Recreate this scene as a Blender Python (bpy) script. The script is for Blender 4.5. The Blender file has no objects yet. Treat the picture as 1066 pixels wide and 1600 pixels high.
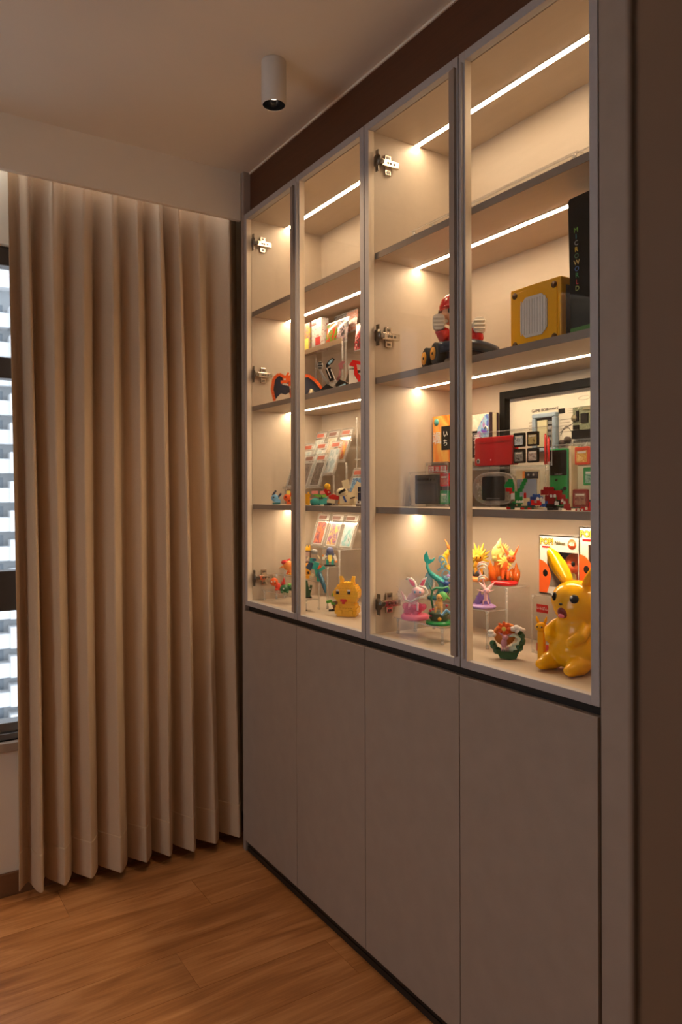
import bpy, bmesh, math, random
from mathutils import Vector, Matrix, Euler
R = math.radians
sc = bpy.context.scene
COL = sc.collection

# ------------------------------------------------------------------ camera, world, exposure
cam_d = bpy.data.cameras.new('camera')
cam = bpy.data.objects.new('camera', cam_d)
COL.objects.link(cam)
cam.location = (0, 0, 1.35)
cam.rotation_euler = (Matrix.Rotation(R(-32.846), 3, 'Z') @ Matrix.Rotation(R(90), 3, 'X') @ Matrix.Rotation(R(-0.194), 3, 'Z')).to_euler()
cam_d.sensor_fit = 'VERTICAL'
cam_d.sensor_height = 36
cam_d.lens = 36 * 1146.24 / 1600
cam_d.shift_y = -27.6 / 1600
cam_d.clip_start = 0.02
cam_d.clip_end = 500
cam_d.dof.use_dof = True
cam_d.dof.focus_distance = 2.0
cam_d.dof.aperture_fstop = 6.3
sc.camera = cam

sc.view_settings.view_transform = 'Standard'
sc.view_settings.look = 'None'
sc.view_settings.gamma = 1
sc.view_settings.use_curve_mapping = False
sc.view_settings.exposure = 0.0
sc.cycles.max_bounces = 10
sc.cycles.diffuse_bounces = 6
sc.cycles.transparent_max_bounces = 40
sc.cycles.sample_clamp_indirect = 4

world = bpy.data.worlds.new('overcast_sky')
sc.world = world
world.use_nodes = True
bg = world.node_tree.nodes['Background']
bg.inputs[0].default_value = (0.80, 0.89, 1.0, 1)
bg.inputs[1].default_value = 3.0

LED_STRENGTH = 60.0
LED_COLOUR = (1.0, 0.75, 0.49, 1)
COVE_STRENGTH = 28.0
SPOT_WATT = 20.0

# ------------------------------------------------------------------ helpers
def S(r, g, b):
    return tuple((c / 255 / 12.92) if c / 255 <= .04045 else ((c / 255 + .055) / 1.055) ** 2.4 for c in (r, g, b)) + (1,)

MATS = {}
def mat(name, col, rough=.5, metal=0, var=.08, scale=60, bump=0, bscale=200, coat=0, aniso=None, spec=.5):
    """procedural principled material: colour mottled by noise, optional bump"""
    if name in MATS: return MATS[name]
    m = bpy.data.materials.new(name); m.use_nodes = True
    nt = m.node_tree; p = nt.nodes['Principled BSDF']
    p.inputs['Roughness'].default_value = rough; p.inputs['Metallic'].default_value = metal
    p.inputs['Coat Weight'].default_value = coat; p.inputs['Specular IOR Level'].default_value = spec
    tc = nt.nodes.new('ShaderNodeTexCoord')
    src = tc.outputs['Object']
    if aniso:
        mp = nt.nodes.new('ShaderNodeMapping'); mp.inputs['Scale'].default_value = aniso
        nt.links.new(src, mp.inputs[0]); src = mp.outputs[0]
    n = nt.nodes.new('ShaderNodeTexNoise'); n.inputs['Scale'].default_value = scale; n.inputs['Detail'].default_value = 4
    nt.links.new(src, n.inputs['Vector'])
    mx = nt.nodes.new('ShaderNodeMix'); mx.data_type = 'RGBA'
    mx.inputs[6].default_value = tuple(max(0, c * (1 - var)) for c in col[:3]) + (1,)
    mx.inputs[7].default_value = tuple(min(1, c * (1 + var)) for c in col[:3]) + (1,)
    nt.links.new(n.outputs[0], mx.inputs[0]); nt.links.new(mx.outputs[2], p.inputs['Base Color'])
    if bump:
        n2 = nt.nodes.new('ShaderNodeTexNoise'); n2.inputs['Scale'].default_value = bscale; n2.inputs['Detail'].default_value = 3
        nt.links.new(src, n2.inputs['Vector'])
        b = nt.nodes.new('ShaderNodeBump'); b.inputs['Strength'].default_value = bump; b.inputs['Distance'].default_value = .002
        nt.links.new(n2.outputs[0], b.inputs['Height']); nt.links.new(b.outputs[0], p.inputs['Normal'])
    MATS[name] = m
    return m

def emit(name, col, strength):
    m = bpy.data.materials.new(name); m.use_nodes = True; nt = m.node_tree; nt.nodes.clear()
    e = nt.nodes.new('ShaderNodeEmission'); e.inputs[0].default_value = col; e.inputs[1].default_value = strength
    o = nt.nodes.new('ShaderNodeOutputMaterial'); nt.links.new(e.outputs[0], o.inputs[0])
    return m

def clear(name, tint=(1, 1, 1, 1), refl=1.0, haze=0, hazecol=(1, 1, 1, 1), ior=1.45, rough=.02):
    """thin clear sheet: transparent with a fresnel reflection and an optional share of milky diffuse"""
    if name in MATS: return MATS[name]
    m = bpy.data.materials.new(name); m.use_nodes = True; nt = m.node_tree; nt.nodes.clear()
    t = nt.nodes.new('ShaderNodeBsdfTransparent'); t.inputs[0].default_value = tint
    g = nt.nodes.new('ShaderNodeBsdfGlossy'); g.inputs['Roughness'].default_value = rough
    f = nt.nodes.new('ShaderNodeFresnel')
    gm = nt.nodes.new('ShaderNodeNewGeometry'); mi = nt.nodes.new('ShaderNodeMix')   # both faces of the sheet reflect alike
    mi.inputs[2].default_value = ior; mi.inputs[3].default_value = 1 / ior
    nt.links.new(gm.outputs['Backfacing'], mi.inputs[0]); nt.links.new(mi.outputs[0], f.inputs[0])
    k = nt.nodes.new('ShaderNodeMath'); k.operation = 'MULTIPLY'; k.inputs[1].default_value = refl
    nt.links.new(f.outputs[0], k.inputs[0])
    base = t.outputs[0]
    if haze:
        d = nt.nodes.new('ShaderNodeBsdfDiffuse'); d.inputs[0].default_value = hazecol
        mh = nt.nodes.new('ShaderNodeMixShader'); mh.inputs[0].default_value = haze
        nt.links.new(base, mh.inputs[1]); nt.links.new(d.outputs[0], mh.inputs[2]); base = mh.outputs[0]
    mx = nt.nodes.new('ShaderNodeMixShader')
    nt.links.new(k.outputs[0], mx.inputs[0]); nt.links.new(base, mx.inputs[1]); nt.links.new(g.outputs[0], mx.inputs[2])
    o = nt.nodes.new('ShaderNodeOutputMaterial'); nt.links.new(mx.outputs[0], o.inputs[0])
    MATS[name] = m
    return m

def art(name, cols, scale=30, rough=.3, seed=0, stretch=(1, 1, 1)):
    """printed picture: a distorted noise pushed through a ramp of the print's colours"""
    if name in MATS: return MATS[name]
    m = bpy.data.materials.new(name); m.use_nodes = True; nt = m.node_tree; p = nt.nodes['Principled BSDF']
    p.inputs['Roughness'].default_value = rough
    tc = nt.nodes.new('ShaderNodeTexCoord'); mp = nt.nodes.new('ShaderNodeMapping')
    mp.inputs['Location'].default_value = (seed * 3.7, seed * 1.9, seed * 5.1); mp.inputs['Scale'].default_value = stretch
    n = nt.nodes.new('ShaderNodeTexNoise'); n.inputs['Scale'].default_value = scale; n.inputs['Detail'].default_value = 3
    n.inputs['Distortion'].default_value = 1.2
    r = nt.nodes.new('ShaderNodeValToRGB'); r.color_ramp.interpolation = 'LINEAR'
    els = r.color_ramp.elements
    while len(els) < len(cols): els.new(.5)
    for i, c in enumerate(cols):
        els[i].position = .3 + .4 * i / max(1, len(cols) - 1); els[i].color = c
    nt.links.new(tc.outputs['Object'], mp.inputs[0]); nt.links.new(mp.outputs[0], n.inputs['Vector'])
    nt.links.new(n.outputs[0], r.inputs[0]); nt.links.new(r.outputs[0], p.inputs['Base Color'])
    MATS[name] = m
    return m

def rr(w, h, r, n=4):
    """rounded rectangle polygon centred on 0"""
    r = min(r, w / 2 - 1e-6, h / 2 - 1e-6); out = []
    for cx, cy, a0 in ((w/2-r, h/2-r, 0), (-w/2+r, h/2-r, 90), (-w/2+r, -h/2+r, 180), (w/2-r, -h/2+r, 270)):
        for i in range(n + 1):
            a = R(a0 + 90 * i / n); out.append((cx + r * math.cos(a), cy + r * math.sin(a)))
    return out

class MB:
    """collects shapes, then links them as ONE mesh object"""
    def __init__(s, T=None):
        s.v = []; s.f = []; s.m = []; s.s = []; s.T = T or Matrix()
    def add(s, vs, fs, m=0, sm=False):
        b = len(s.v)
        s.v += [s.T @ Vector(v) for v in vs]
        for f in fs: s.f.append([b + i for i in f]); s.m.append(m); s.s.append(sm)
    def bx(s, x0, x1, y0, y1, z0, z1, m=0):
        vs = [(x, y, z) for z in (z0, z1) for y in (y0, y1) for x in (x0, x1)]
        s.add(vs, [(0, 2, 3, 1), (4, 5, 7, 6), (0, 1, 5, 4), (2, 6, 7, 3), (0, 4, 6, 2), (1, 3, 7, 5)], m)
    def ob(s, c, d, e=(0, 0, 0), m=0):
        """oriented box: centre, size, euler degrees"""
        M = Matrix.Translation(c) @ Euler([R(a) for a in e]).to_matrix().to_4x4()
        x, y, z = d[0]/2, d[1]/2, d[2]/2
        vs = [M @ Vector((i*x, j*y, k*z)) for k in (-1, 1) for j in (-1, 1) for i in (-1, 1)]
        s.add(vs, [(0, 2, 3, 1), (4, 5, 7, 6), (0, 1, 5, 4), (2, 6, 7, 3), (0, 4, 6, 2), (1, 3, 7, 5)], m)
    def prism(s, poly, a, b, axis='y', m=0, M=None):
        """polygon extruded along an axis; axis y: polygon in (x, z); x: polygon in (y, z); z: polygon in (x, y)"""
        def pt(u, v, w): return {'y': (u, w, v), 'x': (w, u, v), 'z': (u, v, w)}[axis]
        n = len(poly)
        vs = [pt(u, v, a) for u, v in poly] + [pt(u, v, b) for u, v in poly]
        if M: vs = [M @ Vector(v) for v in vs]
        s.add(vs, [list(range(n)), list(range(n, 2*n))] + [(i, (i+1) % n, n + (i+1) % n, n + i) for i in range(n)], m)
    def tube(s, pts, rs, n=8, m=0, cap=True, flat=1.0):
        pts = [Vector(p) for p in pts]
        if not isinstance(rs, (list, tuple)): rs = [rs] * len(pts)
        up = Vector((0, 0, 1)); vs = []; prev = None
        for i, p in enumerate(pts):
            d = (pts[min(i+1, len(pts)-1)] - pts[max(i-1, 0)]).normalized()
            if prev is None:
                a = d.cross(up) if abs(d.dot(up)) < .95 else d.cross(Vector((1, 0, 0)))
            else:
                a = prev - d * prev.dot(d)
            a.normalize(); b = d.cross(a); prev = a
            for k in range(n):
                t = 2 * math.pi * k / n
                vs.append(p + a * (rs[i] * math.cos(t)) + b * (rs[i] * flat * math.sin(t)))
        fs = []
        for i in range(len(pts) - 1):
            for k in range(n):
                k2 = (k + 1) % n; fs.append((i*n+k, i*n+k2, (i+1)*n+k2, (i+1)*n+k))
        if cap: fs += [list(range(n)), list(range((len(pts)-1)*n, len(pts)*n))]
        s.add(vs, fs, m, n > 5)
    def cyl(s, p0, p1, r0, r1=None, n=14, m=0):
        s.tube([p0, p1], [r0, r0 if r1 is None else r1], n, m)
    def ell(s, c, r, m=0, n=14, k=9, e=(0, 0, 0)):
        M = Matrix.Translation(c) @ Euler([R(a) for a in e]).to_matrix().to_4x4()
        if not isinstance(r, (list, tuple)): r = (r, r, r)
        vs = [M @ Vector((0, 0, r[2]))]
        for i in range(1, k):
            t = math.pi * i / k
            for j in range(n):
                p = 2 * math.pi * j / n
                vs.append(M @ Vector((r[0]*math.sin(t)*math.cos(p), r[1]*math.sin(t)*math.sin(p), r[2]*math.cos(t))))
        vs.append(M @ Vector((0, 0, -r[2])))
        fs = [(0, 1+j, 1+(j+1) % n) for j in range(n)]
        for i in range(k - 2):
            for j in range(n):
                a = 1+i*n; j2 = (j+1) % n; fs.append((a+j, a+n+j, a+n+j2, a+j2))
        a = 1+(k-2)*n; fs += [(len(vs)-1, a+(j+1) % n, a+j) for j in range(n)]
        s.add(vs, fs, m, True)
    def lathe(s, prof, c=(0, 0, 0), n=20, m=0, cap=True):
        vs = []; fs = []
        for r, z in prof:
            for j in range(n):
                t = 2*math.pi*j/n; vs.append((c[0]+r*math.cos(t), c[1]+r*math.sin(t), c[2]+z))
        for i in range(len(prof)-1):
            for j in range(n):
                j2 = (j+1) % n; fs.append((i*n+j, i*n+j2, (i+1)*n+j2, (i+1)*n+j))
        if cap: fs += [list(range(n)), list(range((len(prof)-1)*n, len(prof)*n))]
        s.add(vs, fs, m, True)
    def spike(s, base, tip, r, n=6, m=0, bend=(0, 0, 0)):
        b, t = Vector(base), Vector(tip); q = (b + t) / 2 + Vector(bend)
        pts = [b.lerp(q, i/3).lerp(q.lerp(t, i/3), i/3) for i in range(4)]
        s.tube(pts, [r, r*.85, r*.5, r*.06], n, m)
    def brick(s, x, y, z, w, d, h, m=0, stud=True):
        """toy brick in stud units with studs on top"""
        s.bx(x, x+w-.04, y, y+d-.04, z, z+h-.04, m)
        if stud:
            for i in range(max(1, int(w))):
                for j in range(max(1, int(d))):
                    s.cyl((x+i+.48, y+j+.48, z+h-.05), (x+i+.48, y+j+.48, z+h+.16), .3, n=8, m=m)
    def build(s, name, mats, parent=None, bevel=0, smooth=None, seg=2):
        me = bpy.data.meshes.new(name)
        me.from_pydata([tuple(v) for v in s.v], [], s.f)
        mats = mats if isinstance(mats, (list, tuple)) else [mats]
        for m in mats: me.materials.append(m)
        for p, mi, sm in zip(me.polygons, s.m, s.s):
            p.material_index = min(mi, len(mats)-1); p.use_smooth = sm if smooth is None else smooth
        b = bmesh.new(); b.from_mesh(me); bmesh.ops.recalc_face_normals(b, faces=b.faces); b.to_mesh(me); b.free()
        o = bpy.data.objects.new(name, me); COL.objects.link(o)
        if parent is not None: o.parent = parent
        if bevel:
            bv = o.modifiers.new('bevel', 'BEVEL'); bv.width = bevel; bv.segments = seg; bv.limit_method = 'ANGLE'; bv.angle_limit = R(40)
        return o

def fuse(o, voxel, it=6):
    """melt the joined blobs of one part into a single smooth skin"""
    r = o.modifiers.new('fuse', 'REMESH'); r.mode = 'VOXEL'; r.voxel_size = voxel; r.use_smooth_shade = True
    s = o.modifiers.new('relax', 'SMOOTH'); s.factor = .5; s.iterations = it
    return o

def tag(o, label=None, cat=None, group=None, kind=None):
    if label: o['label'] = label
    if cat: o['category'] = cat
    if group: o['group'] = group
    if kind: o['kind'] = kind
    return o

def thing(name, label, cat, loc=(0, 0, 0), rz=0, group=None, kind=None):
    o = bpy.data.objects.new(name, None); COL.objects.link(o)
    o.empty_display_size = .02
    o.location = loc; o.rotation_euler = (0, 0, rz)
    return tag(o, label, cat, group, kind)

def at(root):
    """builder that takes world metres and stores them local to an unrotated root"""
    return MB(Matrix.Translation(-Vector(root.location)))

FACE_OUT = R(-90)
def face(x, y, turn=0):
    return -math.atan2(x, y) + R(turn)

def scl(k): return MB(Matrix.Scale(k, 4))

def lettering(text, size, loc, rot, m, parent, depth=.0003, name='lettering', sx=1.0, align='CENTER', bold=0):
    """text as a thin mesh; loc and rot are local to the parent"""
    c = bpy.data.curves.new('t', 'FONT'); c.body = text; c.size = size; c.extrude = depth
    c.offset = bold; c.align_x = align; c.align_y = 'CENTER'; c.resolution_u = 2
    t = bpy.data.objects.new('t', c); COL.objects.link(t)
    dg = bpy.context.evaluated_depsgraph_get(); dg.update()
    me = bpy.data.meshes.new_from_object(t.evaluated_get(dg))
    bpy.data.objects.remove(t); bpy.data.curves.remove(c)
    me.name = name; me.materials.clear(); me.materials.append(m)
    o = bpy.data.objects.new(name, me); COL.objects.link(o); o.parent = parent
    o.location = loc; o.rotation_euler = [R(a) for a in rot]; o.scale = (sx, 1, 1)
    return o

def copy_tree(o, parent=None):
    c = o.copy(); COL.objects.link(c); c.parent = parent
    for ch in list(o.children): copy_tree(ch, c)
    return c

# ------------------------------------------------------------------ materials
PAINT = mat('warm white wall paint', S(234, 221, 202), .85, var=.03, scale=8, bump=.05, bscale=300)
CEILM = mat('matt ceiling paint', S(228, 216, 199), .9, var=.02, scale=6)
LAMINATE = mat('taupe linen laminate', S(158, 143, 131), .55, var=.10, scale=18, bump=.12, bscale=420, aniso=(1, 1, 1))
SHELFEDGE = mat('grey taupe edge banding', S(140, 126, 116), .5, var=.06)
INNER = mat('pale oak laminate', S(192, 175, 155), .5, var=.06, scale=9, aniso=(6, 1, 6), bump=.04, bscale=90)
ALU = mat('champagne grey aluminium', S(178, 174, 174), .45, metal=.15, var=.05, scale=120)
ALUDK = mat('bronze grey aluminium', S(156, 142, 130), .5, metal=.05, var=.05, scale=120)
LITFACE = mat('cream lit stile face', S(232, 214, 190), .5, var=.03)  # paler cream paints LED light on the left stiles' inner faces
FRAMEBLK = mat('matt black frame paint', S(11, 11, 11), .6, var=.1, spec=.1)
BLACKM = mat('black metal channel', S(32, 28, 26), .5, var=.1)
WALNUT = mat('dark walnut veneer', S(88, 50, 29), .5, var=.28, scale=7, aniso=(3, .6, 14), bump=.05, bscale=60)
JAMBW = mat('brown timber door lining', S(128, 92, 62), .6, var=.16, scale=6, aniso=(3, 3, .5))
NICKEL = mat('nickel plated steel', S(205, 196, 184), .22, metal=1, var=.05)
STEELDK = mat('dark hinge steel', S(110, 104, 96), .35, metal=1)
GLASS = clear('door glass', (.985, .99, .985, 1), .6)
ACRYL = clear('clear acrylic', (.985, .985, .985, 1), .5, haze=.002)
ACEDGE = clear('polished acrylic edge', (.93, .93, .92, 1), 1.2, haze=.22, hazecol=(1, .97, .93, 1))
LED = emit('warm led diffuser', LED_COLOUR, LED_STRENGTH)
LINEN = mat('taupe dimout curtain cloth', S(192, 166, 138), .9, var=.07, scale=260, bump=.25, bscale=900)
FRAMEDK = mat('dark window aluminium', S(78, 70, 66), .4, metal=.4)
FRAMELT = mat('grey window aluminium', S(120, 116, 114), .35, metal=.6)
SILLM = mat('window ledge paint', S(150, 128, 110), .6)
WHITEP = mat('white plastic', S(238, 232, 222), .35, var=.03)
CREAM = mat('cream plastic', S(236, 220, 180), .35, var=.04)
BLACKP = mat('black plastic', S(18, 17, 17), .45, var=.15, spec=.2)
DARKG = mat('charcoal plastic', S(52, 54, 58), .35)
GREYP = mat('grey plastic', S(150, 148, 146), .4)
YEL = mat('glossy yellow plastic', S(252, 184, 6), .16, var=.03, spec=.4)
YELB = mat('yellow toy brick', S(252, 192, 40), .25, var=.05)
AMBER = mat('amber plastic', S(238, 160, 24), .3, var=.05)
RED = mat('red plastic', S(206, 28, 30), .25, var=.06, coat=.3)
DRED = mat('deep red plastic', S(140, 22, 26), .3, var=.1)
ORG = mat('orange plastic', S(240, 100, 36), .3, var=.08)
ORGL = mat('light orange plastic', S(250, 150, 70), .3, var=.08)
GRN = mat('green plastic', S(24, 146, 70), .28, var=.08)
DGRN = mat('dark green plastic', S(28, 84, 52), .35, var=.12)
LGRN = mat('leaf green plastic', S(120, 190, 70), .35, var=.12)
TEAL = mat('teal plastic', S(48, 164, 160), .28, var=.1)
DTEAL = mat('deep teal plastic', S(24, 104, 112), .3, var=.1)
BLU = mat('blue plastic', S(40, 78, 150), .3, var=.1)
NAVY = mat('navy plastic', S(36, 46, 72), .28, var=.1)
LBLU = mat('sky blue plastic', S(120, 180, 220), .3, var=.08)
PINK = mat('pink plastic', S(238, 110, 140), .3, var=.08)
LPINK = mat('pale pink plastic', S(250, 196, 200), .35, var=.06)
LILAC = mat('lilac plastic', S(176, 140, 200), .35, var=.1)
BROWN = mat('brown plastic', S(92, 58, 38), .5, var=.15)
SKIN = mat('peach plastic', S(240, 184, 140), .35, var=.04)
LEMON = mat('lemon plastic', S(252, 226, 110), .3, var=.08)
CLRPINK = clear('clear pink resin', (1, .62, .74, 1), 1, haze=.3, hazecol=S(240, 120, 160))
CLRLILAC = clear('clear lilac resin', (.85, .75, 1, 1), 1, haze=.35, hazecol=S(190, 160, 220))
CLRORG = clear('clear orange resin', (1, .7, .35, 1), 1, haze=.5, hazecol=S(250, 130, 40))
CLRBLU = clear('clear blue resin', (.7, .9, 1, 1), 1, haze=.35, hazecol=S(120, 190, 220))
CLRWHT = clear('clear splash resin', (1, .98, .98, 1), 1.5, haze=.15)

# ------------------------------------------------------------------ the room
def struct(o): return tag(o, kind='structure')

# floor: planks laid across the room
FLX0, FLX1, FLY0, FLY1 = -2.3, 1.6, -1.6, 2.82
floor = MB(); floor.bx(FLX0, FLX1, FLY0, FLY1, -.06, -.008)
floor = struct(floor.build('floor', mat('floor underlay', S(60, 40, 26), .9)))

def plank_material():
    m = bpy.data.materials.new('oiled oak vinyl plank'); m.use_nodes = True; nt = m.node_tree; p = nt.nodes['Principled BSDF']
    L = nt.links.new
    tc = nt.nodes.new('ShaderNodeTexCoord'); oi = nt.nodes.new('ShaderNodeObjectInfo')
    cmb = nt.nodes.new('ShaderNodeCombineXYZ')
    k = nt.nodes.new('ShaderNodeMath'); k.operation = 'MULTIPLY'; k.inputs[1].default_value = 31
    L(oi.outputs['Random'], k.inputs[0]); L(k.outputs[0], cmb.inputs[0]); L(k.outputs[0], cmb.inputs[1])
    ad = nt.nodes.new('ShaderNodeVectorMath'); ad.operation = 'ADD'
    L(tc.outputs['Object'], ad.inputs[0]); L(cmb.outputs[0], ad.inputs[1])
    mp = nt.nodes.new('ShaderNodeMapping'); mp.inputs['Scale'].default_value = (1.1, 9, 1); L(ad.outputs[0], mp.inputs[0])
    n = nt.nodes.new('ShaderNodeTexNoise'); n.inputs['Scale'].default_value = 2.2; n.inputs['Detail'].default_value = 6; n.inputs['Distortion'].default_value = 1.1
    L(mp.outputs[0], n.inputs['Vector'])
    mp2 = nt.nodes.new('ShaderNodeMapping'); mp2.inputs['Scale'].default_value = (3, 90, 1); L(ad.outputs[0], mp2.inputs[0])
    n2 = nt.nodes.new('ShaderNodeTexNoise'); n2.inputs['Scale'].default_value = 2; n2.inputs['Detail'].default_value = 3; L(mp2.outputs[0], n2.inputs['Vector'])
    r = nt.nodes.new('ShaderNodeValToRGB')
    r.color_ramp.elements[0].position = .30; r.color_ramp.elements[0].color = S(140, 88, 46)
    r.color_ramp.elements[1].position = .70; r.color_ramp.elements[1].color = S(206, 148, 96)
    e = r.color_ramp.elements.new(.5); e.color = S(178, 120, 70)
    mx = nt.nodes.new('ShaderNodeMath'); mx.operation = 'MULTIPLY_ADD'; mx.inputs[1].default_value = .25; L(n2.outputs[0], mx.inputs[0])
    k2 = nt.nodes.new('ShaderNodeMath'); k2.operation = 'MULTIPLY'; k2.inputs[1].default_value = .78; L(n.outputs[0], k2.inputs[0])
    L(k2.outputs[0], mx.inputs[2]); L(mx.outputs[0], r.inputs[0])
    hs = nt.nodes.new('ShaderNodeHueSaturation'); L(r.outputs[0], hs.inputs['Color'])
    v = nt.nodes.new('ShaderNodeMath'); v.operation = 'MULTIPLY_ADD'; v.inputs[1].default_value = .22; v.inputs[2].default_value = .89
    L(oi.outputs['Random'], v.inputs[0]); L(v.outputs[0], hs.inputs['Value'])
    L(hs.outputs[0], p.inputs['Base Color'])
    p.inputs['Roughness'].default_value = .42
    b = nt.nodes.new('ShaderNodeBump'); b.inputs['Strength'].default_value = .06; b.inputs['Distance'].default_value = .001
    L(n2.outputs[0], b.inputs['Height']); L(b.outputs[0], p.inputs['Normal'])
    return m
PLANK = plank_material()
pw, pl = .184, 1.22
g = MB(); g.prism(rr(pl - .0009, pw - .0009, .0006, 1), -.008, 0, 'z')
plank0 = g.build('plank', PLANK, floor)
first = True
random.seed(4)
row = 0
y = FLY0 + pw / 2
while y < FLY1 - .02:
    x = FLX0 + pl / 2 + [0, -.41, -.82, -.2, -.6][row % 5]
    while x - pl / 2 < FLX1:
        if x + pl/2 > FLX0 + .2 and x + pl/2 < FLX1 + pl * .9:
            o = plank0 if first else plank0.copy()
            if not first: COL.objects.link(o)
            o.location = (x, y, 0); first = False
        x += pl
    y += pw; row += 1

c = MB(); c.bx(FLX0, 1.66, FLY0, 2.84, 2.575, 2.65); struct(c.build('ceiling', CEILM))
w = MB(); w.bx(1.545, 1.66, FLY0, 2.84, -.05, 2.6); struct(w.build('wall_right', PAINT))
w = MB(); w.bx(-2.3, -2.2, FLY0, .25, -.05, 2.6); w.bx(-2.3, -2.2, 1.7, 2.84, -.05, 2.6); w.bx(-2.3, -2.2, .25, 1.7, -.05, .7); w.bx(-2.3, -2.2, .25, 1.7, 2.2, 2.6); struct(w.build('wall_left', PAINT))
w = MB(); w.bx(FLX0, 1.66, FLY0 - .1, FLY0, -.05, 2.6); struct(w.build('wall_near', PAINT))
# the wall with the doorway the camera stands in
w = MB(); w.bx(.289, 1.56, -.02, .19, -.02, 2.6); w.bx(-2.25, -.70, -.02, .19, -.02, 2.6); w.bx(-.70, .289, -.02, .19, 2.15, 2.6)
struct(w.build('wall_doorway', PAINT))
w = MB(); w.bx(.276, .290, -.03, .2, -.005, 2.15); w.bx(.276, .33, .19, .2, -.005, 2.15)
struct(w.build('trim_3', JAMBW, bevel=.004))
# window wall with opening
WX0, WX1, WZ0, WZ1 = .135, .80, .52, 2.20
YW = 2.695
w = MB()
w.bx(-2.25, WX0, YW, YW + .12, -.05, 2.6); w.bx(WX1, 1.6, YW, YW + .12, -.05, 2.6)
w.bx(WX0, WX1, YW, YW + .12, -.05, WZ0); w.bx(WX0, WX1, YW, YW + .12, WZ1, 2.6)
struct(w.build('wall_far', PAINT))
win = tag(bpy.data.objects.new('window_1', None), kind='structure'); COL.objects.link(win); win.location = (.46, YW + .05, WZ0)
f = at(win)
y0, y1 = YW + .03, YW + .085
f.bx(WX0, WX1, y0, y1, 2.135, WZ1); f.bx(WX0, WX1, y0, y1, 1.75, 1.822)
f.bx(WX0, WX1, y0, y1, .955, 1.092); f.bx(WX0, WX0+.05, y0, y1, WZ0, WZ1); f.bx(WX1-.05, WX1, y0, y1, WZ0, WZ1)
f.build('window_frame', FRAMEDK, win, bevel=.003)
f = at(win); f.bx(WX0, WX1, y0 - .02, y1, WZ0, WZ0 + .022); f.bx(WX0, WX1, y0 - .005, y1, WZ0+.022, WZ0 + .055); f.build('bottom_rail', FRAMELT, win, bevel=.003)
f = at(win); f.bx(WX0-.03, WX1+.03, YW - .025, YW + .03, WZ0 - .03, WZ0); f.build('window_sill', SILLM, win, bevel=.003)
for z0, z1 in ((.57, .955), (1.092, 1.75), (1.822, 2.135)):
    f = at(win); f.bx(WX0+.05, WX1-.05, YW+.055, YW+.06, z0, z1); f.build('pane', GLASS, win)
# added window, unseen in the left wall: put there for cool daylight fill
w2 = tag(bpy.data.objects.new('fill_window', None), kind='structure'); COL.objects.link(w2); w2.location = (-2.24, .97, .7)
f = at(w2)
f.bx(-2.27, -2.22, .25, 1.7, .7, .75); f.bx(-2.27, -2.22, .25, 1.7, 2.15, 2.2)
for yy in (.25, .95, 1.65): f.bx(-2.27, -2.22, yy, yy + .05, .75, 2.15)
f.build('window_frame', FRAMEDK, w2, bevel=.003)
for ya_, yb_ in ((.30, .95), (1.0, 1.65)):
    f = at(w2); f.bx(-2.247, -2.242, ya_, yb_, .75, 2.15); f.build('pane', GLASS, w2)
w = MB(); w.bx(-2.2, 1.54, YW - .012, YW, 0, .078); struct(w.build('baseboard_far', mat('brown skirting', S(120, 82, 54), .5, var=.12), bevel=.003))
# pelmet that hides the curtain track, with its cove light
w = MB(); w.bx(-2.2, 1.2, 2.555, 2.575, 2.395, 2.58); struct(w.build('trim_4', PAINT, bevel=.002))
# cabinet filler strip, bulkhead over the cabinets, end panel
w = MB(); w.bx(1.2, 1.245, 2.5335, 2.5545, 0, 2.575); struct(w.build('trim_1', LAMINATE, bevel=.0015))
w = MB(); w.bx(1.228, 1.246, .2, 2.5335, 2.409, 2.5715); struct(w.build('trim_2', WALNUT, bevel=.001))
w = MB(); w.bx(1.2235, 1.2285, .2, 2.5335, 2.568, 2.575); struct(w.build('trim_7', PAINT))
w = MB(); w.bx(1.2, 1.22, .2, .9275, 0, 2.575); struct(w.build('trim_5', LAMINATE, bevel=.0015))
w = MB(); w.bx(1.232, 1.545, .2, 2.55, 2.5, 2.57); struct(w.build('trim_6', PAINT))

# ------------------------------------------------------------------ lamps of the room
t = thing('cove_light', 'hidden linear cove light behind the curtain pelmet', 'light', (-.5, 2.592, 2.53))
b = at(t); b.bx(-2.1, 1.15, 2.5765, 2.594, 2.566, 2.575); b.build('channel', mat('white channel', S(220, 220, 218), .5), t)
b = at(t); b.bx(-2.1, 1.15, 2.579, 2.592, 2.564, 2.566); b.build('diffuser', emit('neutral led diffuser', (.86, .94, 1, 1), COVE_STRENGTH), t)

def ceiling_spot(x, y, label, watt):
    t = thing('ceiling_spotlight', label, 'light', (x, y, 2.452), group='surface mounted ceiling spotlights')
    r, h = .0353, .123
    b = MB(); b.lathe([(r*.9, 0), (r, .003), (r, h-.004), (r*.98, h), (r*.5, h), (r*.5, .05), (r*.9, .05), (r*.92, .0005)], n=32, cap=False)
    b.build('housing', mat('white lamp housing', S(214, 206, 196), .5, var=.02), t)
    b = MB(); b.lathe([(r*.9, .001), (r*.86, .010), (r*.66, .026), (r*.60, .029)], n=32, cap=False)
    b.build('reflector', mat('black mirror reflector', S(14, 13, 13), .12, var=.05), t)
    b = MB(); b.cyl((0, 0, .027), (0, 0, .030), r*.60, n=24); b.build('lens', emit('spot lens', (1, .86, .68, 1), 6), t)
    l = bpy.data.lights.new('spot_beam', 'SPOT'); l.energy = watt; l.color = (1, .68, .40); l.spot_size = R(110); l.spot_blend = .9; l.shadow_soft_size = .012
    o = bpy.data.objects.new('spot_beam', l); COL.objects.link(o); o.parent = t; o.location = (0, 0, .022)
    return t
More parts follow.
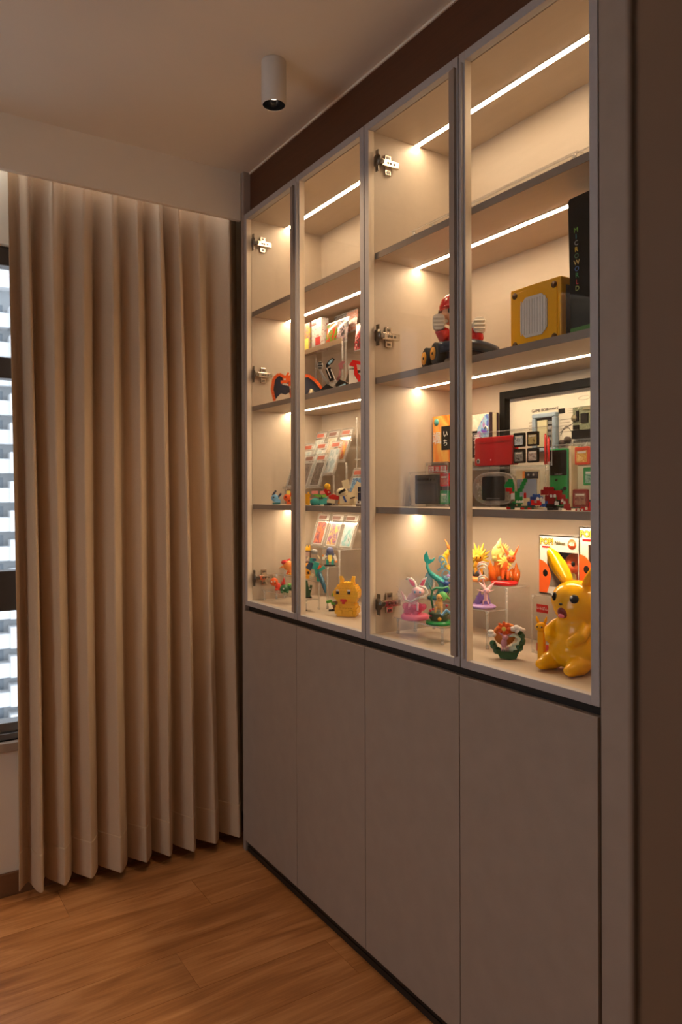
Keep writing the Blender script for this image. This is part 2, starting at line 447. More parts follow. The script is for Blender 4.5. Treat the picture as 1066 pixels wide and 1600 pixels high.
ceiling_spot(.970, 1.846, 'white cylindrical surface spotlight with black reflector on the ceiling in front of the cabinets', SPOT_WATT)
ceiling_spot(-.45, 2.10, 'added white cylindrical fill spotlight on the ceiling, outside the view', SPOT_WATT)  # added lamp out of view, warm fill for the doors and floor

# ------------------------------------------------------------------ building across the street
bl = thing('apartment_building', 'pale grey apartment block with stacked white balconies seen through window', 'building', (10, 78, -45))
b = MB(); b.bx(-190, 50, 0, 12, 0, 100); b.build('facade', mat('grey concrete facade', S(140, 142, 144), .8, var=.05, scale=.3), bl)
b = MB(); b.bx(-60, 50, -1.6, 0.3, 66.3, 67.6); b.bx(-60, 50, -.4, .3, 67.6, 76); b.build('parapet', mat('white rendered wall', S(192, 192, 193), .8, var=.03, scale=.5), bl)
WR = MATS['white rendered wall']
b = MB(); b.bx(0, 3.3, -1.5, 0, -.3, 1.05); b.bx(2.1, 3.0, -1.9, 0, -.3, 1.7)
bal = b.build('balcony', WR, bl)
b = MB(); b.bx(.9, 1.7, -.05, 0, .6, 2.1); wn = b.build('window', mat('dark facade glass', S(96, 104, 112), .2), bl)
fst = True
for i in range(12):
    for j in range(23):
        o = bal if fst else bal.copy(); q = wn if fst else wn.copy()
        if not fst: COL.objects.link(o); COL.objects.link(q)
        o.location = q.location = (-27 + 3.3 * i, 0, 1.2 + 2.8 * j); fst = False

# ------------------------------------------------------------------ curtain
def curtain():
    t = thing('curtain', 'floor length taupe pleated curtain hanging beside the cabinets', 'curtain', (.8, 2.64, .02))
    # right silhouettes of the nine folds, at the bottom and at the top
    eb = [.4185, .5066, .5919, .6782, .7884, .8798, .9599, 1.0452, 1.1361, 1.2350]
    et = [.3950, .4736, .5738, .6720, .7653, .8507, .9295, 1.0008, 1.0975, 1.2280]
    NU, NZ = 26, 30
    zs = [.042 + (2.548 - .042) * (i / NZ) for i in range(NZ + 1)]
    def ring(z, off=0):
        h = (z - .042) / 2.506; pts = []
        amp = .033 + .017 * (1 - h); yc = 2.632 - .012 * (1 - h)
        for i in range(9):
            xa, xb = [eb[j] * (1 - h) + et[j] * h for j in (i, i + 1)]
            for k in range(NU):
                u = k / NU
                # valley at u=0, crest near u=.7, quick return
                ph = u ** 1.15
                wv = math.sin(math.pi * ph)
                top = max(0, (h - .86) / .14)
                wv = wv ** (.62 + 1.0 * top)
                a = amp * (1 + .16 * math.sin(i * 2.3 + 1))
                yy = yc - a * (2 * wv - 1) + .006 * math.sin(3 * h + i * 1.7)
                xx = xa + (xb - xa) * (u + .10 * math.sin(2 * math.pi * u) * (1 - .4 * top)) + .004 * math.sin(5 * h + i)
                if i == 0: yy = yc + a * .85 * (math.cos(2 * math.pi * ((u - .3) / .5 * .5)) if .3 <= u <= .8 else (math.sin(math.pi / 2 * u / .3) if u < .3 else -math.cos(math.pi * (u - .8) / .2)))
                pts.append((xx, yy - off, z))
        pts.append((eb[9] * (1 - h) + et[9] * h, yc + amp, z))
        return pts
    def sheet(zl, off, name, th):
        vs = []; fs = []
        for z in zl: vs += ring(z, off)
        n = 9 * NU + 1
        for i in range(len(zl) - 1):
            for k in range(n - 1): fs.append((i*n+k, i*n+k+1, (i+1)*n+k+1, (i+1)*n+k))
        b = at(t); b.add(vs, fs, 0, True); o = b.build(name, LINEN, t)
        s = o.modifiers.new('thick', 'SOLIDIFY'); s.thickness = th; s.offset = 0
        return o
    sheet(zs, 0, 'curtain_panel', .0016)
    sheet([.040, .042, .08, .12, .160, .164], .0012, 'hem', .003)
    b = at(t)
    for i in range(10): b.bx(et[i] - .02, et[i] - .014, 2.628, 2.634, 2.535, 2.559)
    b.build('hook', WHITEP, t)
    return t
c0 = curtain()
c1 = copy_tree(c0); c1.location.x -= 1.062; c1['label'] = 'taupe pleated curtain on the other side of the window, outside the frame'
t = thing('curtain_track', 'white ceiling curtain track in the pelmet recess', 'curtain track', (-.4, 2.63, 2.575))
b = at(t); b.bx(-2.1, 1.22, 2.622, 2.640, 2.560, 2.575); b.build('rail', WHITEP, t)

# ------------------------------------------------------------------ cabinets
YB = [2.5303, 2.1306, 1.7309, 1.3312, .9315]
ZF = [.950, 1.3133, 1.6836, 2.0405]          # standing surfaces: bottom board, lower, middle and upper shelf
XF, XD, XI, XB = 1.2, 1.22, 1.225, 1.532

def hinge(root, y, z, sgn):
    """concealed hinge on a side panel; sgn +1: panel lies towards +y"""
    hr = bpy.data.objects.new('hinge', None); COL.objects.link(hr); hr.parent = root
    hr.location = Vector((1.222, y, z)) - Vector(root.location)
    s = -sgn
    def B(): return MB()
    b = B(); b.prism(rr(.022, .064, .011, 6), .001*s, .004*s, 'y') if False else b.cyl((.001, .016*s, 0), (-.003, .016*s, 0), .0175, n=20)
    b.ob((.0, .016*s, 0), (.003, .014, .060)); b.build('hinge_cup', STEELDK, hr)
    b = B(); b.ob((.045, .004*s, 0), (.022, .008, .058)); b.ob((.045, .0055*s, .021), (.012, .008, .008), m=1); b.ob((.045, .0055*s, -.021), (.012, .008, .008), m=1)
    b.build('mounting_plate', [NICKEL, STEELDK], hr, bevel=.0015)
    b = B(); b.ob((.046, .014*s, 0), (.060, .012, .019)); b.ob((.012, .014*s, 0), (.022, .010, .013), (0, 0, 12*s), m=1)
    for xx in (.036, .046, .058): b.cyl((xx, .019*s, 0), (xx, .0215*s, 0), .0045, n=10, m=1)
    b.build('hinge_arm', [NICKEL, STEELDK], hr, bevel=.0012)
    return hr

def display_cabinet(k, label):
    ya, yb = YB[2*k], YB[2*k+2]; ym = YB[2*k+1]
    t = thing('display_cabinet', label, 'cabinet', (1.36, ym, .932), group='glass door display cabinets')
    for y0, y1 in ((ya - .018, ya), (yb, yb + .018)):
        b = at(t); b.bx(1.223, 1.54, y0, y1, .932, 2.408); b.build('side_panel', INNER, t, bevel=.0008)
    y0, y1 = yb + .018, ya - .018
    b = at(t); b.bx(XB, 1.54, y0, y1, .95, 2.3868); b.build('back_panel', INNER, t)
    b = at(t); b.bx(1.223, 1.54, y0, y1, 2.3868, 2.408); top = b.build('top_panel', INNER, t)
    b = at(t); b.bx(1.223, 1.54, y0, y1, .932, .950); b.build('bottom_panel', INNER, t)
    for i, z in enumerate(ZF[1:] + [None]):
        if z:
            b = at(t); b.bx(XI + .002, XB, y0, y1, z - .018, z, 0); b.bx(XI, XI + .002, y0, y1, z - .018, z, 1)
            b.build('shelf', [INNER, SHELFEDGE], t)
        zl = (z - .018) if z else 2.3868
        s = bpy.data.objects.new('led_strip', None); COL.objects.link(s); s.parent = t; s.location = Vector((1.378, ym, zl)) - Vector(t.location)
        L = (y1 - y0) / 2
        b = MB(); b.bx(-.0095, -.0078, -L, L, -.0012, 0); b.bx(.0078, .0095, -L, L, -.0012, 0); b.build('channel', FRAMELT, s)
        b = MB(); b.bx(-.0078, .0078, -L + .001, L - .001, -.0016, -.0004); b.build('diffuser', LED, s)
    for j in range(2):
        da, db = (ya - .0008, ym + .002) if j == 0 else (ym - .002, yb + .0025)
        if k == 1 and j == 1: db = yb - .001
        sw = .020
        b = at(t)
        b.bx(XF, XD, da - sw, da, .932, 2.408); b.bx(XF, XD, db, db + sw, .932, 2.408)
        b.bx(XF, XD, db + sw, da - sw, .932, .9515); b.bx(XF, XD, db + sw, da - sw, 2.3865, 2.408)
        d = b.build('door', ALU, t, bevel=.0012)
        b = at(t); b.bx(1.2006, 1.2196, da - sw - .0012, da - sw + .0002, .9515, 2.3865); b.build('lit_inner_face', LITFACE, d)  # added strip whose cream colour stands in for LED light on the stile
        b = at(t); b.bx(1.2075, 1.2115, db + sw - .004, da - sw + .004, .9475, 2.3905); b.build('glass_pane', GLASS, d)
        b = at(t)
        if j == 0: h0, h1 = db + .005, db + .027
        else: h0, h1 = da - .016, da - .006
        b.bx(1.1945, 1.2005, h0, h1, .956, 2.381); b.bx(1.1915, 1.1945, h0, h0 + .003, .956, 2.381)
        b.build('handle', ALU if j else ALUDK, d, bevel=.0008)
    for z in (2.300, 1.803, 1.036):
        hinge(t, ya - .018, z, 1); hinge(t, yb + .018, z, -1).scale = (1, .45, 1)
    return t
display_cabinet(0, 'glass door display cabinet next to the curtain')
display_cabinet(1, 'glass door display cabinet away from the curtain, holding yellow toys')

def base_cabinet(k, label):
    ya, yb = YB[2*k], YB[2*k+2]; ym = YB[2*k+1]
    t = thing('base_cabinet', label, 'cabinet', (1.36, ym, 0), group='closed base cabinets')
    b = at(t); b.bx(1.225, 1.54, yb, ya, .045, .93); b.build('carcass', INNER, t)
    b = at(t); b.bx(1.2165, 1.226, yb, ya, .906, .9318); b.build('grip_channel', BLACKM, t)
    b = at(t); b.bx(1.208, 1.24, yb, ya, 0, .018); b.bx(1.212, 1.24, yb, ya, .018, .022); b.bx(1.209, 1.24, yb, ya, .022, .045); b.build('plinth', BLACKM, t)
    for j in range(2):
        da, db = YB[2*k+j] - .0012, YB[2*k+j+1] + .0012
        b = at(t); b.bx(1.1965, 1.2158, db, da, .044, .912); b.build('door', LAMINATE, t, bevel=.0012)
base_cabinet(0, 'taupe base cabinet with two plain doors next to the curtain')
base_cabinet(1, 'taupe base cabinet with two plain doors nearer the doorway')
#OBJECTS
# ------------------------------------------------------------------ things on the shelves
Z1, Z2, Z3, Z4 = [z + .0004 for z in ZF]

def fig(name, label, cat, X, Y, Z, group=None, turn=0, tilt=0):
    """a toy that faces the doorway; its builder works in units of k metres, x to the right, y away, z up"""
    t = thing(name, label, cat, (X, Y, Z), face(X, Y, turn), group)
    k = (X * .5424 + Y * .8401) / 1146.24
    t['unit'] = k
    return t, (lambda: MB(Matrix.Scale(k, 4)))

def out_thing(name, label, cat, X, Y, Z, group=None, lean=0, turn=0):
    """a thing set square to the cabinet: local x runs to the right, y into the cabinet"""
    t = thing(name, label, cat, (X, Y, Z), 0, group)
    t.rotation_euler = (-R(lean), 0, FACE_OUT + R(turn))
    return t

def clear_case(name, label, X, Y0, Y1, Z, d, h, group=None, cat='display case'):
    """hollow clear acrylic box, front at X, from Y0 (left) to Y1 (right)"""
    w = Y0 - Y1
    t = out_thing(name, label, cat, X, (Y0 + Y1) / 2, Z, group)
    th = .003
    b = MB(); b.bx(-w/2, w/2, 0, th, 0, h); b.build('front_panel', ACRYL, t)
    b = MB(); b.bx(-w/2, w/2, d - th, d, 0, h); b.build('rear_panel', ACRYL, t)
    b = MB()
    b.bx(-w/2, -w/2 + th, th, d - th, 0, h); b.bx(w/2 - th, w/2, th, d - th, 0, h)
    b.bx(-w/2 + th, w/2 - th, th, d - th, 0, th); b.bx(-w/2 + th, w/2 - th, th, d - th, h - th, h)
    b.build('side_wall', ACRYL, t)
    e = .0016; b = MB()
    for z in (e/2, h - e/2):
        b.bx(-w/2 - .0002, w/2 + .0002, -.0004, .0012, z - e/2, z + e/2)
    for x in (-w/2, w/2): b.bx(x - e/2, x + e/2, -.0004, .0012, 0, h)
    for x in (-w/2 + .006, w/2 - .006):
        for z in (.006, h - .006): b.cyl((x, -.003, z), (x, 0, z), .0035, n=10)
    b.build('polished_edge', ACEDGE, t)
    return t

def step_stand(label, steps, Y0, Y1_, floor_z, group='stepped acrylic display stands'):
    Y1 = Y1_
    """stepped clear riser: plates on clear posts; steps = (x front, x back, top z)"""
    xm = (steps[0][0] + steps[-1][1]) / 2
    t = thing('acrylic_riser', label, 'display stand', (xm, (Y0 + Y1) / 2, floor_z), 0, group)
    for xf, xb, z, *q in steps:
        Y1 = q[0] if q else Y1_
        b = at(t); b.bx(xf, xb, Y1, Y0, z - .003, z - .0001, 0); b.bx(xf - .0006, xf, Y1, Y0, z - .003, z - .0001, 1)
        b.bx(xf, xb, Y1 - .0006, Y1, z - .003, z - .0001, 1)
        b.build('step_plate', [ACRYL, ACEDGE], t)
        for yy in (Y1 + .012, Y0 - .012):
            b = at(t); b.cyl((xf + .006, yy, floor_z), (xf + .006, yy, z - .003), .0035, n=8, m=0)
            b.cyl((xf + .006, yy, z - .012), (xf + .006, yy, z - .003), .005, n=8); b.cyl((xf + .006, yy, floor_z), (xf + .006, yy, floor_z + .008), .005, n=8)
            b.build('post', ACEDGE, t)
    b = at(t); b.bx(steps[-1][1] - .003, steps[-1][1], Y1_, Y0, floor_z, steps[-1][2] - .003); b.build('rear_plate', ACRYL, t)
    return t

# ---- risers
step_stand('stepped clear riser under the pink, green and flame diorama toys', [(1.272, 1.334, .997, 1.475), (1.335, 1.404, 1.050), (1.405, 1.484, 1.106)], 1.692, 1.372, Z1)
step_stand('stepped clear riser under three bright card slabs and small toys', [(1.258, 1.309, .990), (1.310, 1.344, 1.048), (1.345, 1.394, 1.098), (1.395, 1.50, 1.156)], 2.508, 2.17, Z1)
step_stand('empty stepped clear riser alone on the top shelf', [(1.262, 1.330, 2.075), (1.331, 1.398, 2.110), (1.399, 1.480, 2.150)], 1.60, 1.03, Z4)

# ---- glossy yellow seated toy, the largest thing on the bottom board
def yellow_toy():
    t = out_thing('yellow_animal_toy', 'large glossy yellow seated animal toy with tall pointed ears', 'toy', 1.348, 1.108, Z1)
    t.scale = (1.04, 1.04, 1.04)
    b = MB()
    b.ell((0, .004, .150), (.0585, .050, .0455), n=24, k=16)                    # head
    b.ell((0, -.012, .138), (.044, .036, .034), n=20, k=12)                     # muzzle bulge
    b.ell((0, .006, .078), (.052, .047, .064), n=24, k=16)                      # body
    b.ell((0, -.004, .048), (.058, .052, .047), n=24, k=14)
    for s in (-1, 1):
        b.tube([(s*.036, -.014, .098), (s*.043, -.036, .082), (s*.030, -.049, .072)], [.015, .014, .011], 12)    # arm
        b.ell((s*.030, -.050, .071), .0115)
        b.ell((s*.036, -.036, .020), (.022, .032, .020), n=16, k=10)            # thigh and foot
        b.ell((s*.038, -.060, .0145), (.0155, .021, .0135), n=16, k=10)
    fuse(b.build('body', YEL, t), .0034, 5)
    for s in (-1, 1):
        b = MB()
        ax = Vector((s*.022, .004, .184)); d = Vector((s*.62, .06, .78)).normalized()
        L = .098
        b.tube([ax + d*(L*u) for u in (0, .15, .35, .55, .75, .88, .96, 1)], [.013, .0185, .0225, .0225, .0185, .0135, .008, .002], 16, flat=.55)
        b.build('ear', YEL, t)
        b = MB(); b.ell((s*.0265, -.0375, .160), (.0098, .0055, .0098), n=18, k=10, e=(0, 0, s*28)); b.ell((s*.0265 - .003, -.0428, .164), (.0032, .0022, .0032), m=1, e=(0, 0, s*28))
        b.build('eye', [BLACKP, WHITEP], t)
    b = MB(); b.ell((0, -.0492, .1475), (.0042, .0026, .0028)); b.build('nose', BLACKP, t)
    b = MB(); b.ell((0, -.0440, .128), (.0125, .0055, .0125), n=16, k=10, e=(18, 0, 0)); b.ell((0, -.0478, .122), (.008, .004, .005), m=1, e=(18, 0, 0))
    b.build('mouth', [mat('dark red mouth', S(120, 20, 24), .35), PINK], t)
    return t
yellow_toy()

# ---- yellow candy dispenser
t, B = fig('candy_dispenser', 'slim yellow candy dispenser with small animal head', 'toy', 1.322, 1.186, Z1, turn=-22)
b = B(); b.prism(rr(11, 9, 2), 3, 52, 'z'); b.prism(rr(16, 12, 2.5), 0, 3, 'z'); b.bx(-4.4, 4.4, -4.9, -4.5, 8, 50); b.build('stem', YEL, t)
b = B(); b.ell((0, -1, 59), (9, 8, 8), n=18, k=12); b.build('head', YEL, t)
for s in (-1, 1):
    b = B(); b.tube([(s*4, 0, 64), (s*7, 0, 70), (s*8.6, 0, 76)], [2.2, 2.4, .5], 8); b.build('ear', YEL, t)
    b = B(); b.ell((s*3.8, -8.2, 60), (1.3, .7, 1.5)); b.build('eye', BLACKP, t)

# ---- boxed figures on clear cases
clear_case('acrylic_case', 'clear case with red lettering, under the left boxed figure', 1.405, 1.292, 1.165, Z1, .115, .147, 'clear cases on the bottom board')
t = out_thing('capsule_toy', 'clear domed red capsule toy inside the case behind the yellow dispenser', 'toy', 1.452, 1.222, Z1 + .0032)
b = MB(); b.lathe([(.022, 0), (.024, .004), (.022, .016), (.018, .020)], n=20); b.build('base', RED, t)
b = MB(); b.ell((0, 0, .040), .0225, n=18, k=12); b.build('dome', CLRPINK, t)
b = MB(); b.ell((0, 0, .036), (.011, .011, .013)); b.ell((0, -.001, .052), .009, m=1); b.build('figure', [RED, SKIN], t)
t = out_thing('sign_card', 'red lettered strip standing inside the case behind the yellow dispenser', 'sign', 1.412, 1.255, Z1 + .0032)
b = MB(); b.bx(-.030, .030, 0, .001, 0, .128); b.build('card', ACRYL, t)
b = MB(); b.bx(-.027, .010, -.0012, -.0002, .100, .120); b.bx(-.027, .020, -.0012, -.0002, .002, .022); b.build('strip', RED, t)
for i, ch in enumerate('いちばん'): lettering(ch, .009, (-.022 + .009*i, -.0014, .110), (90, 0, 0), WHITEP, t, .0001)

def boxed_figure(label, X, Y0, Y1, Z, h, num):
    w = Y0 - Y1
    t = out_thing('boxed_figure', label, 'toy box', X, (Y0 + Y1) / 2, Z, 'boxed figures')
    d = .078
    BOXW = mat('white printed carton', S(222, 214, 203), .45, var=.03)
    b = MB()
    b.bx(-w/2, w/2, 0, d, 0, .004); b.bx(-w/2, w/2, 0, d, h - .003, h); b.bx(-w/2, -w/2 + .002, 0, d, .004, h - .003); b.bx(w/2 - .002, w/2, 0, d, .004, h - .003)
    b.bx(-w/2, w/2, d - .002, d, .004, h - .003)
    zt, zb = h * .73, h * .14
    xl = -w/2 + w * .20
    b.bx(-w/2, w/2, 0, .0016, zt, h); b.bx(-w/2, w/2, 0, .0016, 0, zb); b.bx(-w/2, xl, 0, .0016, zb, zt); b.bx(w/2 - .004, w/2, 0, .0016, zb, zt)
    b.build('carton', BOXW, t)
    b = MB(); b.bx(-w/2 + .003, w/2 - .003, d - .006, d - .003, .005, h - .004); b.build('inner_backing', art('dark printed backing', [S(40, 44, 60), S(70, 74, 92), S(50, 48, 60)], 40), t)
    b = MB(); b.bx(xl, w/2 - .004, .0004, .0009, zb, zt); b.build('window_film', ACRYL, t)
    b = MB(); pts = [(-w/2, h*.03)]
    for i in range(13):
        a = R(90 - 90 * i / 12 * 1.15); pts.append((-w/2 + w*.30*math.cos(a), h*.30 + h*.28*math.sin(a)))
    pts.append((-w/2 + w * .20, h*.03))
    b.prism(pts, -.0008, 0, 'y'); b.build('printed_character', ORG, t)
    b = MB(); b.ell((-w/2 + w*.16, -.0008, h*.36), (.008, .0006, .009), n=14); b.build('printed_eye', BLACKP, t)
    LOGO = mat('gold logo ink', S(226, 190, 60), .4); INK = mat('black logo ink', S(40, 36, 34), .5)
    lettering('POP!', .0205, (-w/2 + .0245, -.0006, h*.887), (90, 0, 0), INK, t, .0002, bold=.0016)
    lettering('POP!', .0205, (-w/2 + .0245, -.0012, h*.887), (90, 0, 0), LOGO, t, .0002, bold=.0003)
    b = MB(); b.bx(-w/2 + .010, -w/2 + .036, -.0008, 0, h*.785, h*.815); b.build('red_band', RED, t)
    if num:
        lettering('Pokémon', .0125, (.004, -.0009, h*.875), (90, 0, 0), mat('olive logo ink', S(104, 96, 60), .5), t, .0002, sx=.68, bold=.0006)
        b = MB(); b.cyl((w/2 - .022, -.001, h*.87), (w/2 - .022, 0, h*.87), .0125, n=24); b.build('number_disc', ORG, t)
        lettering('455', .011, (w/2 - .022, -.0016, h*.87), (90, 0, 0), WHITEP, t, .0002, bold=.0003)
    b = MB(); b.bx(.006, .026, -.0006, 0, h*.035, h*.085); b.bx(.030, .042, -.0006, 0, h*.035, h*.085); b.build('label', INK, t)
    # the figure seen through the window: round head, small body
    b = MB(); cx = w * .17
    b.ell((cx, .035, zb + .061), (.0265, .022, .0245), n=18, k=12); b.ell((cx, .026, zb + .050), (.023, .018, .014), n=16); b.ell((cx, .036, zb + .022), (.012, .011, .020)); b.ell((cx - .009, .034, zb + .006), (.006, .008, .006)); b.ell((cx + .009, .034, zb + .006), (.006, .008, .006))
    b.build('figure', ORG, t)
    b = MB(); b.ell((cx - .016, .0145, zb + .060), (.0058, .003, .0065)); b.ell((cx + .012, .0125, zb + .060), (.0058, .003, .0065)); b.build('figure_eye', BLACKP, t)
    b = MB(); b.ell((cx + .002, .026, zb + .022), (.009, .004, .015)); b.build('figure_belly', LEMON, t)
boxed_figure('white boxed orange figure with number disc, behind the large yellow toy', 1.432, 1.291, 1.166, 1.0972, .149, True)
clear_case('acrylic_case', 'clear case under the right boxed figure, behind the yellow toy', 1.405, 1.140, .980, Z1, .115, .166, 'clear cases on the bottom board')
boxed_figure('white boxed orange figure cut off by the door frame at the right', 1.412, 1.150, 1.022, 1.1162, .156, False)

# ---- diorama toys on the right half of the bottom board
def blob_ring(b, r, tube, a0, a1, n, jag, m=0, yy=0):
    for i in range(n):
        a = R(a0 + (a1 - a0) * i / (n - 1)); rad = tube * (1 + jag * math.sin(i * 2.7))
        b.ell((r*math.cos(a), yy, r*math.sin(a)), (rad, rad*1.1, rad), m, 8, 6, (0, 0, i*37))

t, B = fig('wreath_diorama', 'round flower wreath diorama in front of the clear riser', 'figurine', 1.300, 1.276, Z1, 'diorama toys on the bottom board')
b = B(); b.T = b.T @ Matrix.Translation((0, 0, 29))
blob_ring(b, 22, 5.2, 195, 352, 15, .18); blob_ring(b, 24, 4.4, -8, 42, 7, .2)
b.prism([(-17, -14), (18, -18), (15, -27), (4, -29), (-10, -27)], -7, 7, 'y'); b.build('leafy_ring', DGRN, t)
b = B(); b.T = b.T @ Matrix.Translation((0, 0, 29)); b.tube([(21*math.cos(R(a)), 3, 24*math.sin(R(a))) for a in range(40, 151, 10)], 2.6, 8); b.cyl((-3, 4, 8), (-3, 5.5, 8), 17, n=24); b.build('orange_arch', ORGL, t)
b = B(); b.T = b.T @ Matrix.Translation((-4, -2, 47))
for i in range(8): b.ell((7*math.cos(R(45*i)), 0, 7*math.sin(R(45*i))), (5, 1.6, 2.6), e=(0, -45*i, 0))
b.build('flower_petals', ORG, t)
b = B(); b.ell((-4, -4, 47), (3.6, 2, 3.6)); b.build('flower_centre', LEMON, t)
b = B()
for x, z, r in ((10, 47, 5), (15, 49, 5.5), (20, 47, 5), (25, 46, 4), (17, 44, 5), (-24, 41, 5), (-20, 37, 4.5), (-25, 36, 4)): b.ell((x, -1, z), (r, r*.8, r*.8))
b.build('cloud', WHITEP, t)
b = B(); b.ell((-4, -5, 25), (5, 4, 7)); b.ell((-2, -6, 34), (5, 4.5, 4.5)); b.spike((-5, -5, 37), (-13, -5, 42), 1.6); b.spike((1, -5, 37), (9, -5, 41), 1.6)
for i in range(4): b.tube([(-7 + 3*i, -6, 20), (-8 + 3.4*i, -7, 13)], [1.3, .9], 6)
b.build('pink_creature', mat('mauve plastic', S(196, 140, 160), .4), t)
b = B(); b.tube([(3, -2, 36), (12, -3, 38), (20, -2, 33), (17, -3, 25), (8, -3, 22)], [2.4, 3, 3, 2.6, 1.5], 8); b.ell((10, -1, 16), (10, 4, 5)); b.build('mist_ribbon', mat('mint white resin', S(206, 226, 210), .3), t)

t, B = fig('pink_fox_figurine', 'slender pale pink figurine with curled tail on lilac base', 'figurine', 1.365, 1.424, 1.0502, 'diorama toys on the bottom board')
b = B(); b.lathe([(19, 0), (20, 2), (18, 4), (15, 5)], n=24); b.build('base', LILAC, t)
b = B(); random.seed(3)
for i in range(9): b.spike((random.uniform(-12, 8), random.uniform(2, 9), 4), (random.uniform(-14, 10), random.uniform(2, 10), random.uniform(15, 30)), 4.5, 5)
b.build('crystal_rocks', CLRLILAC, t)
b = B(); b.ell((4, -5, 17), (3.2, 3, 7)); b.tube([(1, -6, 13), (0, -7, 7), (-1, -7, 5)], [1.6, 1.2, 1.1], 8); b.tube([(6, -6, 13), (8, -7, 8), (8, -7, 5)], [1.6, 1.2, 1.1], 8)
b.ell((5, -8, 27), (5, 4.5, 4.2)); b.spike((3, -6, 30), (-7, -5, 41), 3.2); b.spike((8, -6, 30), (18, -5, 41), 3.2); b.spike((9, -8, 26), (18, -7, 29), 1.2); b.spike((0, -8, 26), (-12, -7, 29), 1.2)
b.tube([(3, -1, 18), (3, 2, 30), (0, 3, 42), (-5, 3, 54), (-8, 3, 63), (-6, 2, 69), (0, 2, 71), (6, 2, 70)], [1.6, 1.6, 1.7, 1.7, 1.6, 1.5, 1.3, .5], 8)
fuse(b.build('body', LPINK, t), t['unit'] * .55, 2)
b = B()
for i, (z, w_) in enumerate(((67, 14), (62, 11), (49, 13), (45, 10))):
    b.tube([(-8 + 0*i, 2, z - 4), (-4, 1, z), (2, 1, z + 1), (w_ - 6, 1, z - 3)], [1.6, 1.7, 1.3, .4], 6)
b.build('white_curls', WHITEP, t)
b = B(); b.ell((3, -12, 27.5), (.8, .5, 1.1)); b.ell((7.4, -12, 27.5), (.8, .5, 1.1)); b.build('eye', LILAC, t)

t, B = fig('flame_figurine', 'orange and cream toy leaping from flames on red base', 'figurine', 1.438, 1.418, 1.1062, 'diorama toys on the bottom board')
b = B(); b.lathe([(20, 0), (21, 2), (21, 5), (18, 7)], n=28); b.build('base', RED, t)
b = B(); random.seed(5)
for i in range(12):
    a = random.uniform(0, 6.28); r = random.uniform(4, 14)
    b.ell((r*math.cos(a)*.9, r*math.sin(a)*.7, 8), (5, 5, random.uniform(3, 7)), n=7, k=5)
b.build('scorched_rock', BROWN, t)
b = B(); random.seed(8)
for x, h, bx_ in ((-18, 46, 7), (-22, 38, -4), (-12, 52, 5), (-26, 30, 3), (-8, 34, 4), (-16, 30, -5), (18, 34, 4), (22, 24, 3), (13, 26, -3), (-2, 24, 3), (-24, 20, 2)):
    b.spike((x*.7, random.uniform(-2, 8), 6), (x, random.uniform(0, 6), h), 6.5, 7, bend=(bx_, 0, 4))
b.build('flames', CLRORG, t)
b = B(); b.ell((1, -4, 30), (7, 6, 11), e=(0, 25, 0)); b.ell((10, -8, 42), (7, 6.5, 6.5)); b.tube([(-2, -6, 22), (-3, -8, 12), (-3, -8, 8)], [3, 2.2, 2], 8); b.tube([(5, -6, 22), (5, -9, 14), (4, -9, 9)], [3, 2.2, 2], 8)
b.spike((6, -6, 46), (-6, -5, 66), 2.6, 8); b.spike((14, -6, 46), (23, -5, 64), 2.6, 8)
fuse(b.build('body', ORG, t), t['unit'] * .7, 2)
b = B(); random.seed(2)
for i in range(11): b.spike((1, -4, 36), (1 + 13*math.cos(R(33*i)), -9, 35 + 12*math.sin(R(33*i))), 4, 6)
for i in range(4): b.spike((10, -11, 46), (7 + 3*i, -11, 56 - abs(i-1)*2), 2.4, 6)
b.build('cream_ruff', LEMON, t)
b = B()
for i in range(9): b.spike((-14, 4, 36), (-10 - 8*math.cos(R(20*i + 10)) + i*1.2, 6, 56 + 9*math.sin(R(20*i))), 5.5, 7)
b.ell((-12, 5, 50), (8, 6, 12), e=(0, 15, 0)); b.spike((-10, 5, 56), (-6, 5, 72), 5.5)
b.build('cream_tail', mat('pale yellow resin', S(244, 226, 130), .3, var=.1), t)
b = B(); b.ell((7.5, -14.2, 43), (.9, .5, 1.2)); b.ell((12.5, -14.2, 43), (.9, .5, 1.2)); b.build('eye', BLACKP, t)

t, B = fig('spiky_figurine', 'yellow spiky maned toy on orange base beside the door stile', 'figurine', 1.442, 1.522, 1.1062, 'diorama toys on the bottom board')
b = B(); b.lathe([(15, 0), (16, 2), (15, 5), (10, 7)], n=24); b.build('base', ORGL, t)
b = B(); b.ell((-1, 0, 11), (10, 8, 7), n=10, k=7); b.build('grey_rock', DARKG, t)
b = B(); b.ell((0, -2, 24), (7, 6, 10)); b.ell((0, -5, 36), (7, 6, 6)); b.tube([(-4, -4, 18), (-5, -5, 10)], [2.6, 2], 8); b.tube([(4, -4, 18), (5, -5, 10)], [2.6, 2], 8); fuse(b.build('body', AMBER, t), t['unit'] * .8, 2)
b = B()
for i in range(17): b.spike((0, 0, 34), ((16 + 4*(i % 2))*math.cos(R(22*i - 88)), 1 + 3*(i % 3), 38 + (17 + 6*(i % 2))*math.sin(R(22*i - 88))), 4.4, 6)
b.build('spiky_mane', mat('bright yellow resin', S(250, 210, 70), .25), t)
b = B(); b.ell((-3, -11, 37), (1, .6, 1.6)); b.ell((3, -11, 37), (1, .6, 1.6)); b.build('eye', BLACKP, t)

